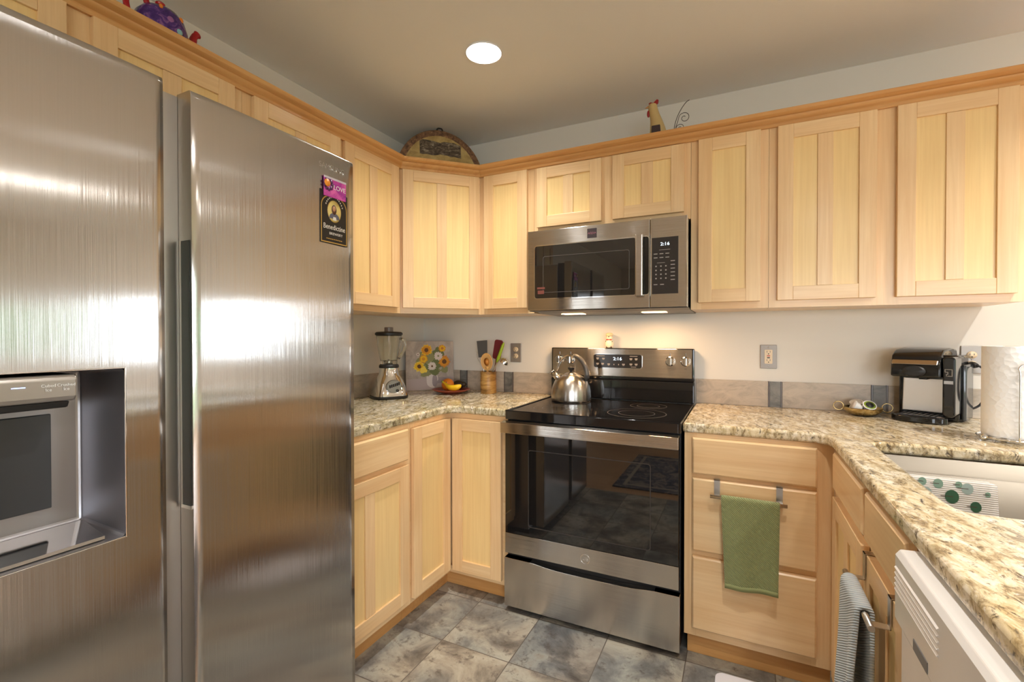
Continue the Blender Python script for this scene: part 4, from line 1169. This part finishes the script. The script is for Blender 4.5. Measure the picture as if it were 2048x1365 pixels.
# coffee maker: local -y is the front
CM = thing('coffee_maker', 'black single-serve coffee maker with silver panel on the right worktop', 'coffee maker', (2.588, -.098, ZC), (0, 0, R(-28)))
hx = .088
m = MB(); m.box(-hx, hx + .012, -.030, .125, .002, .262); bodyc = obj('rear_housing', m, BLACK, CM, bevel=.012, seg=4, smooth=40)
m = MB(); pts = [(-.135, .176), (-.128, .232), (-.118, .262), (-.080, .282), (.020, .290), (.110, .284), (.122, .262), (.122, .176)]
m.prism(pts, 'x', -hx, hx - .022); hdc = obj('brew_head', m, BLACK, CM, bevel=.007, seg=3, smooth=40)
m = MB(); m.prism([(-.142, .226), (-.126, .226), (-.112, .244), (-.128, .244)], 'x', -hx + .004, hx - .030); obj('lid_handle', m, plain('handle_silver', (.50, .47, .43, 1), .22, 1), hdc, bevel=.003)
m = MB(); m.lathe([(.034, -.1365), (.036, -.141), (.030, -.146), (.0001, -.147)], (-.012, 0, .200), 28, axis='y', sy=.62); obj('brew_cap', m, BLACKM, hdc, smooth=40)
m = MB(); m.prism(rounded(hx - .019, hx + .018, .03, .258, .012), 'y', -.128, -.032); colm = obj('button_column', m, BLACK, CM, bevel=.006, seg=3, smooth=40)
m = MB()
gx, gz = hx - .012, .186
for (x0, x1, z0, z1) in ((0, .022, .024, .026), (.020, .022, 0, .026), (.008, .022, -.001, .001), (0, .002, .014, .026), (0, .010, .014, .016), (.008, .010, .006, .016), (.004, .010, .006, .008), (.004, .006, -.001, .008)): m.box(gx + x0, gx + x1, -.1290, -.1278, gz + z0, gz + z1)
obj('cup_symbol', m, PRINT, colm)
m = MB(); m.box(gx - .002, gx + .024, -.1292, -.1278, .156, .168); obj('brand_plate', m, plain('plate_silver', lin(190, 190, 194), .3, .6), colm)
m = MB(); m.prism([(-hx + .014, .032), (hx - .028, .032), (hx - .030, .168), (-hx + .018, .168)], 'y', -.036, -.0302); obj('splash_panel', m, plain('panel_silver', (.70, .66, .62, 1), .35, .85), CM, bevel=.004, seg=3)
m = MB(); dt = [(-hx + .0, -.030), (-hx - .002, -.110)] + [(-.0 + .088 * math.cos(R(a)), -.115 + .045 * math.sin(R(a))) for a in range(190, 351, 20)] + [(hx - .020, -.110), (hx - .020, -.030)]
m.prism(dt, 'z', .001, .026); dtr = obj('drip_tray', m, BLACK, CM, bevel=.005, seg=3, smooth=40)
m = MB()
for k in range(7): m.box(-.062 + k * .017, -.055 + k * .017, -.135, -.045, .0262, .0280)
m.box(-.066, .056, -.140, -.134, .0262, .0280); m.box(-.066, .056, -.046, -.040, .0262, .0280); obj('drip_grate', m, DARK, dtr)
m = MB(); m.box(-.010, .014, -.080, -.040, .165, .176); obj('nozzle', m, BLACKM, hdc)
t_ = NT('smoky_tank'); t_.base((.10, .11, .12, 1)); t_.set(Roughness=.08); t_.b.inputs['Transmission Weight'].default_value = .5
m = MB(); m.box(hx + .0125, hx + .028, -.010, .110, .004, .225); obj('water_tank', m, t_.m, CM, bevel=.010, seg=3, smooth=40)
# its cord, in the cabinet frame of the maker
inv = (Matrix.Translation((2.588, -.098, ZC)) @ Matrix.Rotation(R(-28), 4, 'Z')).inverted()
cord = [(2.751, -.014, 1.134), (2.751, -.040, 1.134), (2.768, -.050, 1.125), (2.777, -.050, 1.09), (2.778, -.050, 1.03), (2.770, -.048, .985), (2.750, -.045, .962), (2.724, -.042, .955), (2.700, -.036, .95)]
def smooth_path(p, n=5):
    P = [Vector(q) for q in p]; out = []
    for i in range(len(P) - 1):
        p0, p1, p2, p3 = P[max(i - 1, 0)], P[i], P[i + 1], P[min(i + 2, len(P) - 1)]
        for k in range(n):
            t = k / n; out.append(.5 * ((2 * p1) + (p2 - p0) * t + (2 * p0 - 5 * p1 + 4 * p2 - p3) * t * t + (3 * p1 - p0 - 3 * p2 + p3) * t ** 3))
    return out + [P[-1]]
m = MB(); m.tube([inv @ Vector(q) for q in smooth_path(cord)], .0042, 8); cd_ = obj('power_cord', m, BLACKM, CM)
m = MB(); m.tube([inv @ Vector(q) for q in ((2.751, -.0105, 1.134), (2.751, -.030, 1.134), (2.756, -.044, 1.132))], [.014, .013, .008], 12); obj('plug', m, BLACKM, cd_)

# paper towel and its holder
PX, PY = 2.682, -.500
HD = thing('paper_towel_holder', 'chrome wire paper towel holder with ball feet behind the sink', 'towel holder', (PX, PY, ZC))
m = MB(); m.tube([(.078 * math.cos(2 * PI * k / 32), .078 * math.sin(2 * PI * k / 32), .012) for k in range(32)], .0035, 8, closed=True); obj('base_ring', m, CHROME, HD)
for a in (200, 320, 80):
    m = MB(); m.ball((.078 * math.cos(R(a)), .078 * math.sin(R(a)), .0105), .0105, seg=16); obj('ball_foot', m, CHROME, HD)
m = MB(); m.tube([(-.076, 0, .012), (.076, 0, .012)], .003, 8); m.tube([(0, 0, .012), (0, 0, .290)], .004, 10); m.ball((0, 0, .292), .006, seg=14); obj('center_post', m, CHROME, HD)
aa = R(-97); ax_, ay_ = .080 * math.cos(aa), .080 * math.sin(aa)
m = MB(); m.tube(smooth_path([(ax_, ay_, .012), (ax_, ay_, .10), (ax_, ay_, .215), (ax_ - .003, ay_, .236), (ax_ + .006, ay_ + .0, .248), (ax_ + .018, ay_ + .004, .247), (ax_ + .026, ay_ + .008, .236)]), .0028, 8); obj('side_arm', m, CHROME, HD)
t_ = NT('quilted_paper'); v1 = t_.n('ShaderNodeTexVoronoi', feature='F1'); v1.inputs['Scale'].default_value = 70; t_.l(t_.coords(), v1.inputs['Vector'])
t_.base(lin(244, 242, 240)); t_.set(Roughness=.9); t_.bump(v1.outputs['Distance'], .45, .004)
PR = thing('paper_towel_roll', 'white quilted paper towel roll on the chrome holder', 'paper towels', (PX, PY, ZC + .0165))
m = MB(); m.lathe([(.020, 0), (.068, 0), (.0685, .003), (.0685, .285), (.068, .288), (.020, .288), (.020, 0)], seg=56, cap=False); obj('paper', m, t_.m, PR, smooth=40)
m = MB(); m.lathe([(.0185, .0), (.0198, 0), (.0198, .2885), (.0185, .2885), (.0185, 0)], seg=24, cap=False); obj('cardboard_core', m, plain('cardboard', lin(176, 146, 110), .8), PR)

# ------------------------------------------------------------------ towel bars and towels
def towel_bar(label, loc, rot, w, drop=.062):
    """hooks over a drawer/door top edge; local -y points into the room, origin at the top edge of the front"""
    t = thing('towel_bar', label, 'towel bar', loc, rot)
    for x in (0, w):
        m = MB(); m.box(x - .010, x + .010, -.0030, -.0012, -drop, .0025); m.box(x - .010, x + .010, -.0030, .0200, .0010, .0025); m.box(x - .010, x + .010, -.040, -.0012, -drop, -drop + .002)
        obj('hook', m, NICKEL, t)
    m = MB(); m.tube([(-.022, -.036, -drop + .001), (w + .022, -.036, -drop + .001)], .0065, 14); obj('rail', m, NICKEL, t)
    return t


def towel(name, label, mat, loc, rot, w, front, back, rail_r=.0088, flare=0.0, wave=.004, hem=None, thick=.0045):
    """cloth draped over a rail at the origin, hanging along -z; local -y is the front"""
    t = thing(name, label, 'towel', loc, rot)
    path = []
    n1 = 22
    for k in range(n1): path.append((-rail_r, -front * (1 - k / n1), -1))
    for k in range(9):
        a = PI - PI * k / 8; path.append((rail_r * math.cos(a), rail_r * math.sin(a), 0))
    for k in range(1, 15): path.append((rail_r, -back * k / 14, 1))
    nx = 18; rows = []
    for y, z, sd in path:
        r_ = []
        for i in range(nx + 1):
            u = i / nx - .5; f = min(1, max(0, -z / front))
            wob = wave * f * math.sin(u * 9.5 + 1.2 + z * 4) * (1 if sd <= 0 else .3)
            if sd > 0: wob = min(wob, 0) * .3 
            r_.append((u * w * (1 - flare * f) + (flare * w * .25 * f), y + (wob - abs(wave) * f * (1 if sd < 0 else 0)), z + .004 * f * math.sin(u * 3)))
        rows.append(r_)
    m = MB(); m.grid(rows); o = obj('cloth', m, mat, t, solid=thick, subsurf=1)
    if hem:
        m = MB(); y0 = rows[0]; m.grid([[(p[0], p[1] - .0032, p[2]) for p in rows[0]], [(p[0], p[1] - .0034, p[2] + .018) for p in rows[0]]]); obj('hem', m, hem, t, solid=.001)
    return t


GRN = mk_weave('green_cotton', lin(152, 158, 108), lin(128, 136, 88), scale=60)
towel_bar('brushed nickel over-drawer towel bar holding the green towel', (1.823, -.6308, .7065), (0, 0, 0), .205, .052)
towel('dish_towel', 'olive green ribbed dish towel hanging on the drawer cabinet', GRN, (1.9325, -.6668, .7065 - .051), (0, 0, 0), .190, .322, .235, flare=.10, hem=plain('green_hem', lin(136, 142, 96), .9))
BLU = mk_weave('blue_cotton', lin(202, 210, 214), lin(164, 177, 186), R(-60), 62)
towel_bar('brushed nickel over-door towel bar holding the blue towel', (2.1742, -1.155, .7225), (0, 0, -PI / 2), .215, .062)
towel('dish_towel', 'grey-blue ribbed dish towel hanging on the sink cabinet door', BLU, (2.1382, -1.2575, .7225 - .061), (0, 0, -PI / 2), .163, .42, .30, wave=.016, rail_r=.013, thick=.011)

# ------------------------------------------------------------------ things on top of the wall cabinets
ZT = UZ1 + .0008
SG = thing('half_round_sign', 'half-round tan wooden sign with a small dark picture in the corner above the cabinets', 'sign', (.370, -.330, ZT), (R(-7), 0, PI / 4))
t_ = NT('sign_tan'); n = t_.noise(t_.coords(scale=(16, 16, 16)), 1, 6, .65, .4)
t_.base(t_.ramp(n, [(.35, lin(150, 124, 72)), (.55, lin(182, 156, 98)), (.7, lin(196, 172, 116))])); t_.set(Roughness=.6)
t2 = NT('sign_border'); n = t2.noise(t2.coords(scale=(50, 50, 50)), 1, 5, .7, .4)
t2.base(t2.ramp(n, [(.35, lin(70, 46, 34)), (.55, lin(128, 92, 64)), (.68, lin(160, 124, 84))])); t2.set(Roughness=.6)
SR, SH = .252, .288
def half(r, h, z0, n=28): return [(r, z0)] + [(r * math.cos(PI * k / n), z0 + (h - z0) * math.sin(PI * k / n)) for k in range(1, n)] + [(-r, z0)]
m = MB(); m.prism(half(SR, SH, 0), 'y', 0, .016); obj('board', m, t2.m, SG, bevel=.003)
m = MB(); m.prism(half(SR - .036, SH - .036, .002), 'y', -.0012, 0); obj('sign_face', m, t_.m, SG)
t3 = NT('sign_picture'); n = t3.noise(t3.coords(scale=(30, 30, 60)), 1, 6, .7, 1.0)
t3.base(t3.ramp(n, [(.36, lin(44, 36, 30)), (.5, lin(86, 72, 58)), (.62, lin(140, 126, 104)), (.72, lin(206, 204, 196))])); t3.set(Roughness=.6)
rnd = random.Random(4)
pts = [(-.118 + .236 * k / 12, .136 + rnd.uniform(-.006, .006)) for k in range(13)] + [(.118 - .236 * k / 12, .216 + rnd.uniform(-.008, .006)) for k in range(13)]
m = MB(); m.prism(pts, 'y', -.0020, -.0012); obj('sign_picture', m, t3.m, SG)
m = MB(); rnd = random.Random(9)
for k in range(26):
    if k in (6, 7, 16): continue
    x = -.130 + k * .0102; h = rnd.choice((.008, .012, .018)); m.box(x, x + .0035, -.0018, -.0012, .088, .088 + h); m.box(x, x + .007, -.0018, -.0012, .088 + h * .5, .090 + h * .5)
obj('sign_lettering', m, plain('sign_ink', lin(60, 44, 30), .6), SG)
m = MB(); m.tube([(.016 * math.cos(R(a)), .008, SH + .002 + .016 * math.sin(R(a))) for a in range(0, 181, 20)], .0045, 8); obj('hanger_loop', m, BLACKM, SG)

# rooster figurine
RS = thing('rooster_figurine', 'cream rooster figurine with red comb and curled wire tail on top of the cabinets', 'figurine', (1.535, -.235, ZT))
RCR = plain('rooster_cream', lin(196, 170, 116), .5); RRED = plain('rooster_red', lin(150, 24, 30), .4); RBR = plain('rooster_brown', lin(48, 34, 36), .5)
m = MB(); m.tube(smooth_path([(.012, 0, 0), (.012, 0, .03), (.008, 0, .080), (.0, 0, .130), (-.010, 0, .170), (-.016, 0, .200), (-.018, 0, .215)]), [.046 - .0 * k for k in range(6)] + [.045, .043, .041, .039, .037] + [.035, .033, .031, .029, .027] + [.0255, .024, .023, .0225, .022] + [.0215, .021, .021, .0215, .021] + [.020, .018, .014, .008, .002][:5], 16)
rb = obj('rooster_body', m, RCR, RS)
m = MB(); m.prism([(-.032, .206), (-.034, .218), (-.024, .221), (-.012, .216), (.004, .230), (.012, .226), (.010, .210), (-.006, .202)], 'y', -.006, .006); obj('comb', m, RRED, rb, bevel=.003)
m = MB(); m.ball((-.034, -.006, .166), .009, (.8, .8, 1.9), 12); obj('wattle', m, RRED, rb)
m = MB(); m.tube([(-.034, 0, .202), (-.052, 0, .198)], [.006, .001], 8); obj('beak', m, plain('beak_tan', lin(200, 150, 96), .5), rb)
m = MB(); m.prism([(-.014, .040), (.030, .034), (.026, .088), (-.012, .088)], 'y', -.052, -.040); obj('wing_patch', m, RBR, rb, bevel=.003)
def spiral(c, r0, a0, turns, start, n=30):
    pts = [start]
    for k in range(n):
        a = a0 - 2 * PI * turns * k / n; r = r0 * (1 - .8 * k / n); pts.append((c[0] + r * math.cos(a), 0, c[1] + r * math.sin(a)))
    return pts
WIRE = plain('wire_dark', lin(70, 64, 58), .4, .8)
m = MB()
m.tube(smooth_path([(.074, 0, 0), (.078, 0, .05), (.090, 0, .110), (.110, 0, .155), (.134, 0, .187), (.150, 0, .196)]), .0016, 6)
m.tube(smooth_path([(.074, 0, 0), (.082, 0, .055), (.098, 0, .105)] + spiral((.128, .118), .026, R(150), 1.35, (.104, 0, .118), 16)[1:], 3), .0014, 6)
m.tube(smooth_path([(.075, 0, 0), (.082, 0, .040), (.092, 0, .066)] + spiral((.110, .074), .019, R(150), 1.35, (.094, 0, .070), 16)[1:], 3), .0014, 6)
m.tube(smooth_path([(.076, 0, 0), (.082, 0, .020)] + spiral((.098, .034), .016, R(150), 1.2, (.086, 0, .026), 16)[1:], 3), .0014, 6)
m.tube([(.074, 0, .002), (.040, 0, .004)], .002, 6)
obj('wire_tail', m, WIRE, RS)

# teapot
TP = thing('teapot', 'purple glazed teapot with red handle and spout on top of the left cabinets', 'teapot', (.195, -1.672, ZT), (0, 0, PI / 2))
t_ = NT('purple_glaze'); n = t_.noise(t_.coords(scale=(40, 40, 40)), 1, 4, .6, 1.5)
t_.base(t_.ramp(n, [(.40, lin(60, 34, 108)), (.55, lin(86, 52, 134)), (.66, lin(140, 96, 150))])); t_.set(Roughness=.15)
m = MB(); m.lathe([(.040, 0), (.046, .006), (.064, .035), (.074, .070), (.074, .105), (.066, .135), (.050, .156), (.030, .166), (.0001, .168)], seg=40); tb = obj('pot_body', m, t_.m, TP, smooth=60)
RDG = plain('red_glaze', lin(176, 28, 36), .15)
m = MB(); m.lathe([(.034, .1655), (.026, .170), (.012, .173), (.010, .178), (.014, .186), (.008, .192), (.0001, .193)], seg=24); obj('pot_lid', m, RDG, TP, smooth=60)
m = MB(); m.tube(smooth_path([(.064, 0, .050), (.092, 0, .070), (.098, 0, .100), (.104, 0, .135), (.116, 0, .152)], 4), [.018] * 4 + [.015] * 4 + [.012] * 4 + [.0105] * 4 + [.013], 12); obj('pot_spout', m, RDG, TP)
m = MB(); m.tube(smooth_path([(-.036, 0, .160), (-.046, 0, .185), (-.066, 0, .200), (-.086, 0, .190), (-.094, 0, .160), (-.094, 0, .130), (-.085, 0, .100), (-.068, 0, .080)]), .0085, 10); obj('pot_handle', m, RDG, TP)
m = MB()
for a, z, r, k in ((-60, .135, .009, 0), (-20, .10, .008, 0), (-95, .11, .011, 1), (-75, .085, .010, 2), (-45, .075, .010, 1), (-115, .145, .007, 0)):
    rr = .0745 if z < .11 else (.064 if z > .13 else .071); m.ball((rr * math.cos(R(a)), rr * math.sin(R(a)), z), r, (.35 + .6 * abs(math.sin(R(a))), .35 + .6 * abs(math.cos(R(a))), 1), 10, k)
obj('painted_spots', m, [plain('spot_orange', lin(226, 130, 40), .2), plain('spot_lilac', lin(150, 96, 160), .2), plain('spot_teal', lin(140, 190, 200), .2)], tb)

# ------------------------------------------------------------------ recessed ceiling lights
for i, (x, y) in enumerate(CAN_SPOTS):
    lab = ['round recessed ceiling light shining above the left corner worktop', 'recessed ceiling light over the middle of the kitchen floor', 'recessed ceiling light past the sink worktop', 'recessed ceiling light near the refrigerator end', 'recessed ceiling light over the patterned rug', 'recessed ceiling light in the open room', 'recessed ceiling light in the open room before the back windows'][i]
    t = thing('recessed_light', lab, 'ceiling light', (x, y, HC))
    m = MB(); m.lathe([(.0775, 0), (.0795, -.0025), (.0775, -.004), (.0735, -.003), (.0730, 0), (.060, .045), (.052, .080), (.052, .082), (.060, .082), (.0765, .004)], seg=44, cap=False); obj('reflector_trim', m, plain('trim_white', lin(238, 240, 242), .25), t, smooth=50)
    dp_ = 0 if i in (0, 1, 2, 3) else -.066
    m = MB(); m.lathe([(.0001, .072), (.040, .072), (.052, .079), (.052, .0815), (.0001, .0815)], seg=32); obj('lamp', m, LAMP, t, (0, 0, dp_))
    area('can_light.%03d' % i, (x, y, HC + .066 + dp_), (0, 0, 0), .085, .085, CAN_POWER[i], (1.0, .95, .88), 'DISK', 118 if i == 0 else 165)

# ------------------------------------------------------------------ on the floor
m = MB(); m.prism(rounded(1.822, 2.05, -1.05, -.682, .030), 'z', .0008, .018); tag(obj('floor_slab', m, plain('slab_pale', lin(226, 226, 234), .25), bevel=.003), 'pale grey flat object with rounded corners on the floor tiles before the drawers', 'floor item')  # unidentified pale object, built as a plain rounded slab
t_ = NT('rug_pile'); n = t_.noise(t_.coords(scale=(11, 11, 11)), 1, 6, .7, 1.5); t_.base(t_.ramp(n, [(.38, lin(34, 38, 52)), (.5, lin(70, 72, 84)), (.58, lin(150, 136, 120)), (.66, lin(92, 60, 52))])); t_.set(Roughness=.95)
m = MB(); m.box(.95, 2.6, -3.75, -2.62, .0008, .010); rg = thing('patterned_rug', 'dark patterned rug on the wood floor reflected in the oven door', 'rug', (0, 0, 0)); obj('pile', m, t_.m, rg)
m = MB()
for (x0, x1, y0, y1) in ((1.02, 2.53, -2.72, -2.69), (1.02, 2.53, -3.68, -3.65), (1.02, 1.05, -3.65, -2.72), (2.50, 2.53, -3.65, -2.72)): m.box(x0, x1, y0, y1, .0095, .0112)
obj('border', m, plain('rug_border', lin(150, 138, 122), .95), rg)
